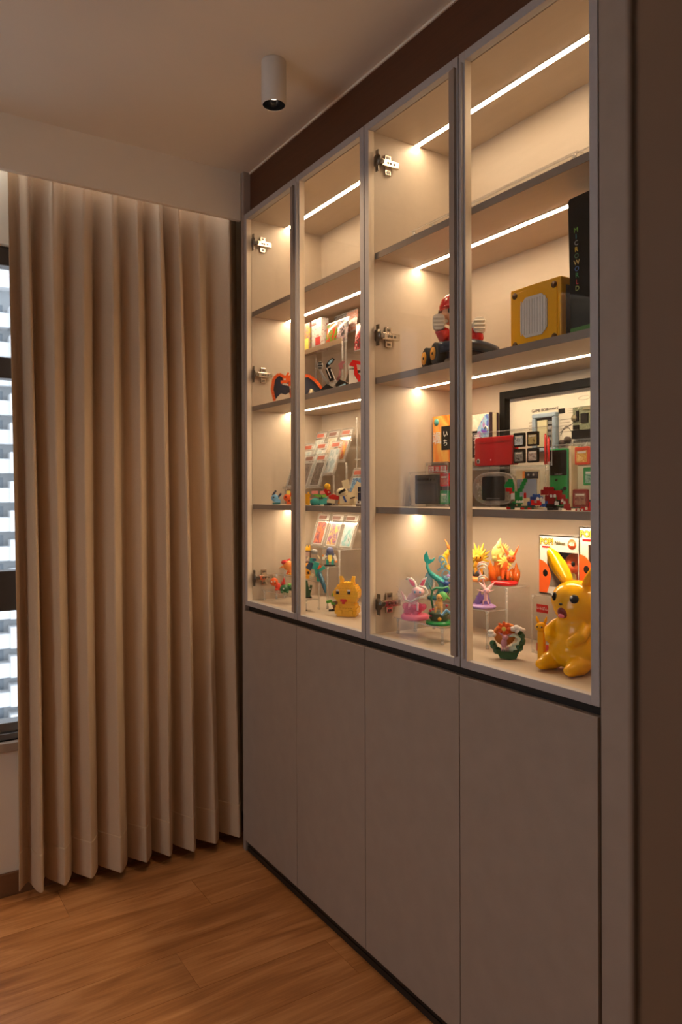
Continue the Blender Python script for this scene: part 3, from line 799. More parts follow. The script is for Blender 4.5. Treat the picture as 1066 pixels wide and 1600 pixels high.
# ---- diorama toys on the left half
t, B = fig('pink_ribbon_figurine', 'pink and white ribboned toy on round clear pink base', 'figurine', 1.300, 1.630, .9972, 'diorama toys on the bottom board')
b = B(); b.lathe([(21, 0), (22, 2), (21.5, 6), (19, 8)], n=28); b.build('base', PINK, t)
b = B(); random.seed(7)
for i in range(16): b.ell((random.uniform(-15, 14), random.uniform(-8, 10), random.uniform(9, 22)), random.uniform(4, 7.5), n=10, k=7)
b.build('bubbles', CLRPINK, t)
b = B(); b.ell((-3, -4, 32), (9, 7, 10)); b.ell((5, -9, 44), (10, 8.5, 7.5)); b.tube([(-8, -5, 26), (-9, -6, 16)], [2.4, 1.8], 8); b.tube([(4, -6, 26), (4, -8, 14)], [2.4, 1.8], 8); b.tube([(-11, 0, 32), (-17, 0, 30), (-19, 0, 38), (-22, 0, 44)], [2.5, 2, 1.8, .6], 8); fuse(b.build('body', LPINK, t), t['unit'] * .8, 2)
for s in (-1, 1):
    E_ = [(5 + s*3, 48), (4 + s*11, 54), (3 + s*16, 66), (4 + s*7, 63), (5 + s*1, 54)]
    b = B(); b.prism(E_, -8, -4, 'y'); b.prism([(4 + s*8 + (x - 4 - s*8)*.66, 56 + (z - 56)*.7) for x, z in E_], -9, -8, 'y', 1); b.build('ear', [WHITEP, PINK], t, bevel=.0008)
b = B(); b.tube([(-14, -4, 62), (-6, -5, 64), (0, -6, 58), (2, -9, 50), (8, -10, 52), (16, -10, 50), (20, -8, 42), (14, -10, 36), (4, -12, 34), (-6, -9, 28), (-14, -6, 30), (-16, -4, 38)], [1, 1.8, 2, 1.8, 1.6, 1.8, 1.8, 1.8, 1.8, 1.8, 1.6, .6], 8); b.build('ribbon', WHITEP, t)
b = B(); b.ell((8, -17, 44), (1.6, .8, 2)); b.ell((0, -16, 44), (1.6, .8, 2)); b.build('eye', LBLU, t)
b = B(); b.tube([(-20, 4, 26), (-26, 3, 38), (-24, 3, 46)], [2, 2.4, .6], 7)
for i in range(7): b.ell((-28 + 2*(i % 3), 2, 26 + 4*i), 2.2 - .15*i, n=7, k=5)
b.build('splash', CLRWHT, t)

t, B = fig('leafy_figurine', 'cream and orange toy with green leaf hair on green base', 'figurine', 1.303, 1.530, .9972, 'diorama toys on the bottom board')
b = B(); b.lathe([(20, 0), (21, 2), (20, 5), (17, 6)], n=28); b.build('base', GRN, t)
b = B(); b.lathe([(12, 5), (15, 9), (14, 14), (17, 17), (15, 18), (12, 16)], n=22); b.cyl((1, -15, 10), (1, -17, 10), 3, n=12, m=1); b.build('planter', [mat('mossy olive plastic', S(50, 66, 34), .5), AMBER], t)
b = B(); b.ell((1, -3, 32), (5.5, 5, 9)); b.ell((2, -6, 42), (6.5, 6, 6)); b.tube([(-4, -4, 27), (-6, -5, 18)], [2.4, 1.6], 8); b.tube([(4, -5, 27), (4, -7, 17)], [2.4, 1.6], 8); b.tube([(-3, -5, 36), (-7, -7, 30)], [1.6, 1.2], 8); fuse(b.build('body', mat('apricot plastic', S(244, 190, 110), .35), t), t['unit'] * .7, 2)
b = B(); b.ell((6, -5, 44), (7, 6, 7.5)); b.spike((9, -4, 46), (18, -2, 38), 3.5); b.build('leaf_hair', mat('spring green plastic', S(110, 200, 110), .35), t)
b = B(); b.tube([(-9, 2, 24), (-12, 2, 40), (-10, 2, 52), (-4, 1, 56), (6, 2, 55), (14, 2, 58), (17, 2, 52), (13, 2, 44)], [3.6, 4.2, 4, 3.8, 3.8, 3.8, 3, 1], 10, flat=.5); b.tube([(-10, 3, 48), (-17, 3, 66)], [4, .6], 8, flat=.4); b.build('leaf_scroll', mat('sea green plastic', S(46, 140, 96), .3, var=.14), t)
b = B()
for x, z in ((-12, 14), (-13, 22), (14, 22), (-9, 24), (12, 30)): b.ell((x, -8, z), 2)
b.build('blossom', mat('rose plastic', S(200, 60, 80), .4), t)
b = B(); b.ell((0, -11.4, 42), (.9, .5, 1.5)); b.ell((4.4, -11.4, 42), (.9, .5, 1.5)); b.build('eye', BLACKP, t)

t, B = fig('fish_tail_figurine', 'teal toy with tall curling fish tail and water rings', 'figurine', 1.366, 1.6145, 1.0502, 'diorama toys on the bottom board')
b = B(); b.lathe([(14, 0), (15, 2), (13, 5)], n=24); b.build('base', DTEAL, t)
b = B(); b.tube([(3, 0, 4), (9, 0, 12), (10, 0, 22), (5, 0, 30), (-3, 0, 35), (-10, 0, 41), (-14, 0, 49), (-14, 0, 57)], [5.5, 7, 6.6, 5.4, 4.2, 3.2, 2.4, 1.6], 14)
b.build('tail', TEAL, t)
b = B(); b.prism([(-15, 54), (-19, 60), (-19, 68), (-15, 75), (-12, 66), (-11, 62), (-6, 62), (-1, 66), (-4, 59), (-12, 54)], -1.6, 1.6, 'y'); b.build('tail_fin', TEAL, t, bevel=.001)
b = B(); b.ell((15, -6, 17), (5, 4.5, 6)); b.ell((15, -9, 25), (4.6, 4.4, 4.4)); b.spike((11, -7, 26), (2, -6, 29), 1.6); b.spike((19, -7, 26), (30, -6, 30), 1.6); b.build('blue_creature', BLU, t)
b = B()
for cx, cz, r in ((15, 38, 6), (8, 62, 4), (12, 53, 4.5)):
    b.tube([(cx + r*math.cos(R(a)), 1, cz + r*1.2*math.sin(R(a))) for a in range(0, 331, 30)], 1.3, 7)
b.tube([(2, 1, 44), (10, 1, 50), (15, 1, 57), (12, 1, 66)], [2, 1.8, 1.6, .4], 7); b.build('water_ring', CLRBLU, t)
b = B(); b.ell((-12, 2, 28), (7, 4, 14), n=9, k=6); b.ell((13, 3, 30), (5, 3, 7), n=9, k=6); b.build('splash', CLRBLU, t)

t, B = fig('moon_figurine', 'golden crescent moon toy half hidden behind the door stile', 'figurine', 1.445, 1.620, 1.1062, 'diorama toys on the bottom board')
b = B(); b.lathe([(14, 0), (15, 2), (13, 5)], n=22); b.ell((0, 0, 9), (11, 8, 8), n=9, k=6); b.build('base', LILAC, t)
b = B()
for i in range(15):
    a = R(60 + 240 * i / 14); r = 4.4 * math.sin(math.pi * (i + .6) / 15.2)
    b.ell((17*math.cos(a), 0, 27 + 17*math.sin(a)), (r + .6, r*.8 + .5, r + .6), n=10, k=7)
fuse(b.build('crescent', mat('golden resin', S(246, 186, 50), .25), t), t['unit'] * .6, 3)
b = B(); b.ell((0, -2, 20), (5, 4, 7)); b.ell((-3, -4, 30), (5, 4.5, 4.5)); b.spike((-5, -3, 33), (-12, -2, 46), 2.4); b.spike((0, -3, 33), (5, -2, 46), 2.4); b.build('dark_creature', DARKG, t)
b = B(); b.spike((-11, 1, 44), (-18, 2, 60), 2.6, bend=(3, 0, 0)); b.build('orange_feather', ORGL, t)

t, B = fig('blue_ribbon_figurine', 'pale blue ribbon toy on a clear post behind the stile', 'figurine', 1.352, 1.500, Z1, 'diorama toys on the bottom board')
t.location.x = 1.2900; t.location.y = 1.442
b = B(); b.lathe([(9, 0), (9, 2), (6, 3), (4.5, 5), (4.5, 19), (10, 20), (10, 22)], n=16); b.build('clear_post', ACEDGE, t)
b = B(); b.ell((-2, 0, 32), (8, 6, 10)); b.ell((0, -4, 46), (9, 7.5, 7)); b.tube([(-6, 0, 26), (-8, -1, 21)], [2.4, 2], 8); b.tube([(5, 0, 26), (6, -1, 21)], [2.4, 2], 8); fuse(b.build('body', WHITEP, t), t['unit'] * .8, 2)
b = B(); b.tube([(8, -4, 30), (15, -5, 38), (13, -5, 48), (17, -4, 58), (13, -4, 66), (7, -4, 62)], [2.2, 2.6, 2.4, 2.2, 1.8, .5], 8); b.tube([(-7, -5, 50), (-16, -4, 56), (-22, -4, 48), (-26, -4, 52)], [2.2, 2.4, 2, .5], 8); b.ell((12, -4, 28), (6, 4, 6)); b.build('ribbon', LBLU, t)
b = B(); b.ell((-3, -10.8, 47), (1.3, .6, 1.7)); b.ell((4, -10.8, 47), (1.3, .6, 1.7)); b.build('eye', BLU, t)

# ------------------------------------------------------------------ second unit, lower shelf: framed board, consoles, cartridges
def cartridge(parent_name, label, X, Y0, Y1, Z0, Z1_, body, lab, group='game cartridges in the clear cases', d=.006):
    w, h = Y0 - Y1, Z1_ - Z0
    t = out_thing('game_cartridge', label, 'cartridge', X, (Y0 + Y1)/2, Z0, group)
    b = MB(); b.prism([(x, z + h/2) for x, z in rr(w, h, .003)], 0, d, 'y')
    for i in range(4): b.bx(-w*.38, w*.38, -.0006, .001, h*.90 + .0012*i - .003, h*.90 + .0012*i - .0024)
    b.build('shell', body, t)
    b = MB(); b.prism([(x, z + h*.46) for x, z in rr(w*.76, h*.66, .0015)], -.0005, .0002, 'y'); b.build('paper_label', lab, t)
    b = MB(); b.bx(-w*.30, w*.30, -.0009, -.0004, h*.64, h*.74); b.build('title_band', WHITEP, t)
    return t

def framed_board():
    X = 1.489; Y0, Y1 = 1.4865, 1.000; w = Y0 - Y1; h = 1.6345 - Z2
    t = out_thing('shadow_box_frame', 'black shadow box frame holding a dismantled handheld console', 'picture frame', X, (Y0+Y1)/2, Z2)
    fb, d = .021, .034
    b = MB(); b.bx(-w/2, -w/2+fb, 0, d, 0, h); b.bx(w/2-fb, w/2, 0, d, 0, h); b.bx(-w/2+fb, w/2-fb, 0, d, 0, fb); b.bx(-w/2+fb, w/2-fb, 0, d, h-fb, h)
    b.build('frame', FRAMEBLK, t, bevel=.0012)
    b = MB(); b.bx(-w/2+fb, w/2-fb, .020, .024, fb, h-fb); b.build('backing_board', mat('cream mount board', S(238, 226, 206), .7, var=.02), t)
    L = lambda Y: (Y0+Y1)/2 - Y        # cabinet Y to local x
    z_ = lambda z: z - Z2
    INK = mat('dark print ink', S(46, 42, 40), .6); FAINT = mat('light print ink', S(186, 172, 152), .6)
    lettering('GAME BOY', .0115, (L(1.357), .0195, z_(1.572)), (90, 0, 0), INK, t, .0003)
    lettering('ADVANCE', .0088, (L(1.314), .0195, z_(1.5725)), (90, 0, 0), INK, t, .0003)
    # outer shell of the console
    b = MB(); x0, x1, z0, z1 = L(1.372), L(1.292), z_(1.470), z_(1.562)
    b.bx(x0, x1, .004, .020, z1-.012, z1); b.bx(x0, x0+.011, .004, .020, z0, z1-.012); b.bx(x1-.011, x1, .004, .020, z0, z1-.012); b.bx(x0, x1, .004, .020, z0 - .010, z0)
    b.build('console_shell', mat('blue grey plastic', S(150, 168, 184), .4), t, bevel=.003)
    b = MB(); b.bx(x0+.011, x1-.011, .012, .020, z0, z1-.012); b.build('shell_recess', DARKG, t)
    b = MB(); b.bx(x0+.016, x0+.048, .009, .013, z0+.004, z1-.018); b.build('metal_plate', mat('pale metal plate', S(216, 208, 170), .4), t)
    b = MB()
    for i in range(4): b.bx(x1-.028, x1-.014, .010, .013, z1-.030-.014*i, z1-.022-.014*i)
    b.build('connector', GREYP, t)
    # circuit board
    x0, x1, z0, z1 = L(1.243), L(1.150), z_(1.480), z_(1.568)
    b = MB(); b.bx(x0, x1, .014, .018, z0+.030, z1); b.build('circuit_board', art('green grey circuit print', [S(60, 72, 52), S(150, 150, 120), S(84, 96, 70), S(196, 190, 160)], 130, .4, 3), t)
    b = MB(); b.bx(x0+.001, x1, .008, .018, z0+.008, z0+.029); b.build('cartridge_slot', BLACKP, t)
    b = MB(); b.bx(x0+.026, x0+.048, .011, .014, z0+.047, z0+.070); b.bx(x0+.012, x0+.019, .011, .014, z0+.052, z0+.078); b.bx(x0+.002, x0+.020, .011, .014, z0+.032, z0+.042); b.cyl((x0+.074, .010, z0+.048), (x0+.074, .014, z0+.048), .009, n=14); b.build('chip', BLACKP, t)
    b = MB(); b.cyl((x0+.006, .011, z0+.060), (x0+.006, .014, z0+.060), .009, n=16); b.bx(x0+.034, x0+.060, .011, .014, z1-.010, z1-.003); b.build('metal_part', mat('tarnished metal', S(150, 140, 110), .4, metal=.6), t)
    b = MB(); b.bx(x0, x1, .015, .018, z0-.052, z0+.004); b.build('speaker_board', art('grey circuit print', [S(226, 218, 200), S(110, 104, 92), S(220, 212, 194)], 90, .5, 9), t)
    # small parts and printed notes
    b = MB(); b.cyl((L(1.2775), .010, z_(1.480)), (L(1.2775), .020, z_(1.480)), .0085, n=18); b.cyl((L(1.2605), .010, z_(1.487)), (L(1.2605), .020, z_(1.487)), .0085, n=18); b.build('round_button', mat('dark brown rubber', S(70, 52, 42), .5), t)
    b = MB(); b.bx(L(1.293), L(1.273), .0185, .0205, z_(1.557), z_(1.570)); b.build('small_chip', BLACKP, t)
    b = MB()
    for i in range(5): b.bx(L(1.288), L(1.288)+(.030 if i % 2 else .036), .0194, .0205, z_(1.540-.008*i), z_(1.542-.008*i))
    for i in range(3): b.bx(L(1.268), L(1.268)+.020, .0194, .0205, z_(1.566-.005*i), z_(1.567-.005*i))
    for i in range(5): b.bx(L(1.395), L(1.395)+.012, .0194, .0205, z_(1.540-.009*i), z_(1.544-.009*i))
    b.build('printed_notes', FAINT, t)
    b = MB(); b.tube([(L(1.287)+.030*i/6, .0195, z_(1.500)+.016*math.sin(i/2)+.004*i/2) for i in range(10)], .0008, 5); b.tube([(L(1.29), .0195, z_(1.508)), (L(1.245), .0195, z_(1.530))], .0006, 5); b.build('drawn_line', INK, t)
    b = MB(); pts = [(L(1.212) + .018*math.cos(R(a)), .0195, z_(1.590) + .005*math.sin(R(a))) for a in range(0, 361, 20)]; b.tube(pts, .0005, 5); b.build('drawn_oval', FAINT, t)
    b = MB(); b.bx(-w/2+fb, w/2-fb, .006, .007, fb, h-fb); b.build('glass_pane', GLASS, t)
framed_board()

clear_case('acrylic_case', 'upper clear case with a closed red handheld console', 1.352, 1.4535, 1.180, Z2 + .101, .040, .094, 'clear console cases on the lower shelf')
t = out_thing('handheld_console', 'closed red handheld console lying in the upper clear case', 'game console', 1.3588, 1.3795, 1.4215, 'handheld consoles in clear cases')
RM = mat('red anodised shell', S(182, 8, 18), .32, var=.04, spec=.35)
b = MB(); b.prism([(x, z + .0375) for x, z in rr(.136, .074, .006)], 0, .011, 'y'); b.build('lid', RM, t, bevel=.0015)
b = MB(); b.prism([(x, z + .0375) for x, z in rr(.136, .074, .006)], .0115, .022, 'y'); b.bx(-.066, .066, -.0006, .0002, .060, .0606); b.build('body', RM, t, bevel=.0015)
b = MB(); b.cyl((-.054, -.0012, .013), (-.054, 0, .013), .0062, n=18); b.cyl((-.054, -.0016, .013), (-.054, -.001, .013), .0036, n=14, m=1); b.build('camera_lens', [GREYP, BLACKP], t)
b = MB(); b.cyl((-.008, -.0008, .015), (-.008, 0, .015), .0018, n=10); b.build('charge_lamp', LPINK, t)
cl = [('pale blue', [S(150, 170, 196), S(210, 220, 230), S(90, 100, 120)]), ('golden', [S(150, 120, 60), S(200, 180, 120), S(90, 74, 40)]), ('black and silver', [S(40, 40, 44), S(150, 150, 150), S(90, 90, 90)]), ('reddish grey', [S(150, 96, 84), S(214, 200, 190), S(110, 70, 60)])]
pos = [(1.3055, 1.2705, 1.4645, 1.4995, 'top left'), (1.2610, 1.2270, 1.4645, 1.4995, 'top right'), (1.3055, 1.2705, 1.4245, 1.4595, 'bottom left'), (1.2610, 1.2270, 1.4245, 1.4595, 'bottom right')]
for (nm, cols), (ya, yb, za, zb_, wh) in zip(cl, pos):
    cartridge('', 'black cartridge with %s label, %s of the four beside the red console' % (nm, wh), 1.3565, ya, yb, za, zb_, BLACKP, art(nm + ' cartridge print', cols, 90, .4, len(nm)))
t = out_thing('stylus_pair', 'red styluses standing at the right end of the upper clear case', 'stylus', 1.362, 1.203, 1.4180)
for x, h in ((-.0045, .070), (.0045, .062)):
    b = MB(); b.cyl((x, 0, 0), (x, 0, h), .0032, n=10); b.cyl((x, 0, h), (x, 0, h + .004), .002, n=8); b.build('stylus', RED, t)

clear_case('acrylic_case', 'lower clear case with a transparent wide handheld console', 1.344, 1.450, 1.180, Z2, .042, .099, 'clear console cases on the lower shelf')
t = out_thing('handheld_console', 'transparent wide handheld console with black screen in the lower case', 'game console', 1.3512, 1.369, Z2 + .006, 'handheld consoles in clear cases')
def wide_shell(w, h):
    pts = []
    for i in range(40):
        a = 2*math.pi*i/40; c_, s_ = math.cos(a), math.sin(a)
        pts.append((w/2*math.copysign(abs(c_)**.62, c_), h/2*math.copysign(abs(s_)**.80, s_)))
    return pts
b = MB(); b.prism([(x, z + .0425) for x, z in wide_shell(.150, .082)], 0, .018, 'y'); b.build('shell', clear('smoky clear plastic', (.9, .88, .86, 1), 1.2, haze=.24, hazecol=S(210, 200, 190)), t, bevel=.003)
b = MB(); b.tube([(x, -.0006, z + .0425) for x, z in wide_shell(.149, .081)] + [(.0745, -.0006, .0425)], .0012, 5); b.build('shell_rim', ACEDGE, t)
b = MB(); b.prism([(x - .001, z + .0425) for x, z in rr(.080, .062, .006)], -.002, .0, 'y'); b.build('screen', mat('black glass', S(8, 8, 9), .1, var=.02, spec=.3), t)
lettering('GAME BOY ADVANCE', .0048, (-.001, -.0024, .0165), (90, 0, 0), GREYP, t, .0001)
b = MB(); b.bx(-.064, -.048, -.003, 0, .046, .051); b.bx(-.0585, -.0535, -.003, 0, .0405, .0565); b.build('direction_pad', mat('clear grey plastic', S(190, 180, 168), .3), t)
b = MB(); b.cyl((.052, -.003, .044), (.052, 0, .044), .0052, n=14); b.cyl((.063, -.003, .052), (.063, 0, .052), .0052, n=14); b.cyl((-.052, -.002, .024), (-.052, 0, .024), .003, n=10); b.cyl((-.052, -.002, .032), (-.052, 0, .032), .003, n=10); b.build('button', MATS['clear grey plastic'], t)
b = MB(); b.bx(-.066, .066, .006, .014, .012, .074); b.build('inner_board', art('brown circuit print', [S(110, 90, 70), S(190, 176, 150), S(120, 104, 84)], 110, .5, 5), t)
t = out_thing('card_sleeve', 'grey blue square card on cream backing behind the small green toy', 'card', 1.356, 1.2665, Z2 + .0045)
b = MB(); b.bx(-.036, .040, .006, .008, 0, .088); b.build('backing', CREAM, t)
b = MB(); b.bx(-.030, .032, .003, .006, .020, .066); b.build('card', mat('grey blue card', S(136, 146, 164), .4), t)
b = MB(); b.bx(-.004, .036, .003, .006, .067, .084); b.cyl((.008, .002, .076), (.008, .003, .076), .003, n=10, m=1); b.cyl((.024, .002, .076), (.024, .003, .076), .003, n=10, m=1); b.build('dark_clip', [DARKG, GREYP], t)
b = MB(); b.bx(-.012, -.005, .003, .006, .066, .086); b.build('orange_tab', ORGL, t)

clear_case('acrylic_case', 'clear case with a green handheld console and cartridges at the right', 1.368, 1.214, 1.030, Z2, .036, .150, 'clear console cases on the lower shelf')
t = out_thing('handheld_console', 'upright green handheld console with dark screen in the right case', 'game console', 1.3755, 1.1815, Z2 + .004, 'handheld consoles in clear cases')
b = MB(); b.prism([(x, z + .069) for x, z in rr(.0565, .136, .005)], 0, .016, 'y'); b.build('shell', GRN, t, bevel=.002)
b = MB(); b.prism([(x, z + .1035) for x, z in rr(.0515, .060, .003)], -.0012, .0004, 'y'); b.build('screen', MATS['black glass'], t)
lettering('GAME BOY', .0046, (.002, -.0016, .0765), (90, 0, 0), GREYP, t, .0001)
b = MB(); b.bx(-.022, -.008, -.003, 0, .0375, .0425); b.bx(-.0175, -.0125, -.003, 0, .033, .047); b.build('direction_pad', BLACKP, t)
b = MB(); b.cyl((.011, -.003, .037), (.011, 0, .037), .0045, n=14); b.cyl((.021, -.003, .043), (.021, 0, .043), .0045, n=14); b.bx(-.008, -.002, -.001, 0, .060, .066); b.build('button', BLACKP, t)
cartridge('', 'orange red cartridge at the top right beside the green console', 1.374, 1.131, 1.092, 1.4145, 1.4555, mat('orange red shell', S(226, 78, 40), .35), art('yellow cartridge print', [S(240, 200, 90), S(220, 150, 60), S(250, 220, 140)], 70, .4, 2))
cartridge('', 'green cartridge right of the green console, under the orange one', 1.374, 1.107, 1.068, 1.367, 1.408, GRN, art('teal cartridge print', [S(40, 130, 110), S(160, 200, 180), S(30, 100, 90)], 70, .4, 6))
cartridge('', 'dark red cartridge low down beside the green console', 1.374, 1.137, 1.096, Z2 + .0035, Z2 + .0445, DRED, art('maroon cartridge print', [S(110, 40, 40), S(170, 130, 110), S(80, 20, 26)], 70, .4, 8))
t = out_thing('divider_strip', 'cream upright strip between the green console and the cartridges', 'divider', 1.374, 1.1445, Z2 + .0035)
b = MB(); b.bx(-.003, .003, 0, .022, 0, .142); b.build('strip', CREAM, t)

# (the cases on the right stand a little deeper than drawn above: move and scale them together)
for o in bpy.data.objects:
    if o.parent is None and o.type == 'EMPTY' and o.name.split('.')[0] in ('acrylic_case', 'handheld_console', 'game_cartridge', 'stylus_pair', 'card_sleeve', 'divider_strip') and o.location.z > Z2 - .001:
        o.location = (o.location.x*1.045, o.location.y*1.045, Z2 + (o.location.z - Z2)*1.045); o.scale = (1.045,)*3

# left end of the lower shelf
clear_case('acrylic_case', 'clear case with a dark square handheld console at the left end', 1.335, 1.700, 1.528, Z2, .045, .101, 'clear console cases on the lower shelf')
t = out_thing('handheld_console', 'dark grey square handheld console in the left end case', 'game console', 1.341, 1.628, Z2 + .007, 'handheld consoles in clear cases')
b = MB(); b.prism([(x, z + .0425) for x, z in rr(.104, .084, .004)], 0, .016, 'y'); b.build('shell', DARKG, t, bevel=.0015)
b = MB(); b.prism([(x, z + .034) for x, z in rr(.088, .052, .002)], -.001, .0004, 'y'); b.build('screen', mat('grey glass', S(70, 72, 80), .15), t)
b = MB(); b.bx(-.040, .010, -.001, 0, .068, .074); b.cyl((.02, -.001, .070), (.02, 0, .070), .003, n=10); b.cyl((.034, -.001, .070), (.034, 0, .070), .003, n=10); b.build('speaker_bar', BLACKP, t)
cartridge('', 'red cartridge right of the dark square console', 1.341, 1.568, 1.534, Z2 + .058, Z2 + .094, RED, art('red cartridge print', [S(170, 40, 36), S(220, 120, 90), S(120, 20, 20)], 70, .4, 4))
cartridge('', 'green cartridge right of the dark square console', 1.341, 1.568, 1.534, Z2 + .008, Z2 + .046, GRN, art('pale green cartridge print', [S(40, 140, 90), S(170, 210, 170), S(30, 110, 70)], 70, .4, 7))
clear_case('acrylic_case', 'low clear case behind the dark square console, carrying the orange picture box', 1.402, 1.704, 1.605, Z2, .110, .130, 'clear console cases on the lower shelf')
t = out_thing('sign_card', 'red and white lettered strip inside the case behind the dark console', 'sign', 1.4065, 1.654, Z2 + .0035)
b = MB(); b.bx(-.045, .045, 0, .001, 0, .122); b.build('card', ACRYL, t)
b = MB(); b.bx(-.042, .042, -.001, -.0002, .094, .116); b.build('red_strip', RED, t)
b = MB(); b.bx(-.040, -.018, -.0014, -.0011, .096, .114); b.bx(.014, .038, -.0014, -.0011, .096, .114); b.build('white_patch', WHITEP, t)
for i, ch in enumerate('宝可夢'): lettering(ch, .017, (-.029 + .0275*i, -.0018, .104), (90, 0, 0), WHITEP if i == 1 else RED, t, .0001)

def picture_box(label, X, Y0, Y1, Z, h, d, front, side, banner_x, banner, chars, extra):
    w = Y0 - Y1
    t = out_thing('picture_box', label, 'box', X, (Y0+Y1)/2, Z, 'picture boxes behind the consoles')
    b = MB(); b.bx(-w/2, w/2, .0008, d, 0, h); b.build('carton', side, t)
    b = MB(); b.bx(-w/2, w/2, 0, .0008, 0, h); b.build('printed_front', front, t)
    b = MB(); b.bx(banner_x, banner_x + banner[0], -.0008, 0, banner[1], banner[2]); b.build('black_banner', BLACKP, t)
    for ch, x, z, s, m_ in chars: lettering(ch, s, (x, -.0014, z), (90, 0, 0), m_, t, .0002)
    extra(t, w, h)
    return t
def ex1(t, w, h):
    b = MB(); b.cyl((-w/2 + .016, -.001, h - .018), (-w/2 + .016, 0, h - .018), .0105, n=20); b.build('round_sticker', mat('teal sticker', S(60, 150, 150), .4), t)
picture_box('orange picture box with black banner and white brush writing', 1.428, 1.7005, 1.600, 1.4435, .138, .07,
            art('orange sunset print', [S(214, 70, 24), S(240, 130, 40), S(246, 190, 90), S(230, 110, 40)], 14, .35, 1, (1, 1, .6)), ORGL, -.012, (.040, .036, .106),
            [('颯', -.032, .070, .040, WHITEP), ('い', .007, .082, .022, WHITEP), ('ち', .007, .056, .022, WHITEP)], ex1)
def ex2(t, w, h):
    b = MB(); b.prism([(w/2 - .006, h*.98), (w/2 - .020, h*.98), (w/2 - .050, h*.70), (w/2 - .052, h*.50), (w/2 - .006, h*.50)], -.0012, -.0002, 'y'); b.build('purple_swoosh', art('purple blue print', [S(120, 70, 170), S(80, 110, 190), S(150, 200, 220), S(170, 90, 160)], 34, .3, 6), t)
    b = MB(); b.tube([(w/2 - .022, -.0016, h*.68), (w/2 - .016, -.0016, h*.74), (w/2 - .010, -.0016, h*.70), (w/2 - .009, -.0016, h*.62)], .0022, 6); b.build('white_fang', WHITEP, t)
    b = MB(); b.bx(w/2 - .005, w/2 + .0005, -.0004, .008, 0, h + .002); b.bx(w/2, w/2 + .002, .024, .030, 0, h + .002); b.build('dark_spine', mat('dark plum board', S(54, 30, 44), .5), t)
picture_box('cream and purple picture box with black banner of white brush writing', 1.460, 1.597, 1.4925, 1.4435, .1325, .06,
            art('cream cloud print', [S(236, 226, 206), S(216, 204, 180), S(240, 232, 214)], 20, .4, 2), CREAM, -.051, (.070, .010, .086),
            [('一', -.032, .064, .026, WHITEP), ('番', .000, .060, .030, WHITEP), ('賞', .000, .030, .028, WHITEP)], ex2)
clear_case('acrylic_case', 'clear block under the cream and purple picture box', 1.455, 1.600, 1.490, Z2, .072, .130, 'clear console cases on the lower shelf')

# small brick built toys in front of the consoles
def brick_fig(name, label, X, Y, Z, parts, group='small brick toys on the lower shelf', turn=0, u=4.0):
    """parts: (part name, material, [(x, y, z, w, d, h)]) in stud units of u pixels-of-distance"""
    t, B = fig(name, label, 'brick toy', X, Y, Z, group, turn)
    for nm, m_, bl_ in parts:
        b = MB(Matrix.Scale(t['unit'] * u, 4))
        for q in bl_:
            if len(q) == 3 and isinstance(q[0], tuple): b.ob(*q)
            else: b.brick(*q)
        b.build(nm, m_, t)
    return t
brick_fig('green_brick_toy', 'green brick toy dragon with raised tail, in front of the clear console', 1.262, 1.203, Z2, [
    ('body', GRN, [(-1, -1, 3, 3, 2, 2), (-1, -1, 5, 2, 2, 2), (-2, -1, 2, 4, 2, 1), (0, -1, 7, 1, 2, 1)]),
    ('head', GRN, [(-5, -1, 8.6, 4, 2, 1.2), (-4.4, -1, 9.8, 3, 2, 1), (-3.6, -1, 10.8, 2, 2, 1), (-2, -1, 7, 1, 2, 2)]),
    ('lower_jaw', RED, [(-4.4, -1, 7, 2.4, 2, 1.4), (-3, -1, 6, 1.6, 2, 1)]),
    ('tail', GRN, [(1, -1, 8, 1.6, 1.6, 1.6), (1.6, -1, 9.4, 1.6, 1.6, 1.4), (2.2, -1, 10.6, 1.6, 1.6, 1.4), (.4, -1, 6.8, 1.6, 1.6, 1.4)]),
    ('chest', WHITEP, [(-2.4, -1.2, 4, 1.4, 1, 2.4), (-.6, -1.3, 2.6, 3, 1, .8)]),
    ('legs', DGRN, [(-4, -2, 0, 3, 2.6, 1.2), (1, -2, 0, 3, 2.6, 1.2), (-3, -1.6, 1.2, 2, 2, 1.2), (3.6, -2, 0, 2.6, 2.4, 1.2), (0, -1, 1, 1.4, 2, 1.4)]),
    ('red_trim', RED, [(-4.2, -2.3, .2, 1.6, .5, .8), (1.2, -2.3, 0, 1.4, .5, .7), (3.8, -2.3, 0, 1.5, .5, .7), (2.4, -1, 4.4, 1, 1.4, 2)]),
])
brick_fig('blue_brick_toy', 'small blue brick toy with red and white face, behind the red one', 1.300, 1.176, Z2, [
    ('body', BLU, [(-4, -1, 1, 3, 3, 2), (-3, -1, 3, 5, 3, 2), (-2, -1, 5, 3, 3, .9), (1, -1, .6, 3, 3, 3)]),
    ('red_face', RED, [(-2.6, -2, 1.6, 4, 1, 2)]), ('white_spikes', WHITEP, [(-.6, -2, 3.6, 1.2, 1, 1), (.8, -2, 3, 1, 1, 1.6), (-1.4, -2, 2.6, 1, 1, 1)]),
    ('base', CREAM, [(-4, -1.6, 0, 9, 4, .9)]),
])
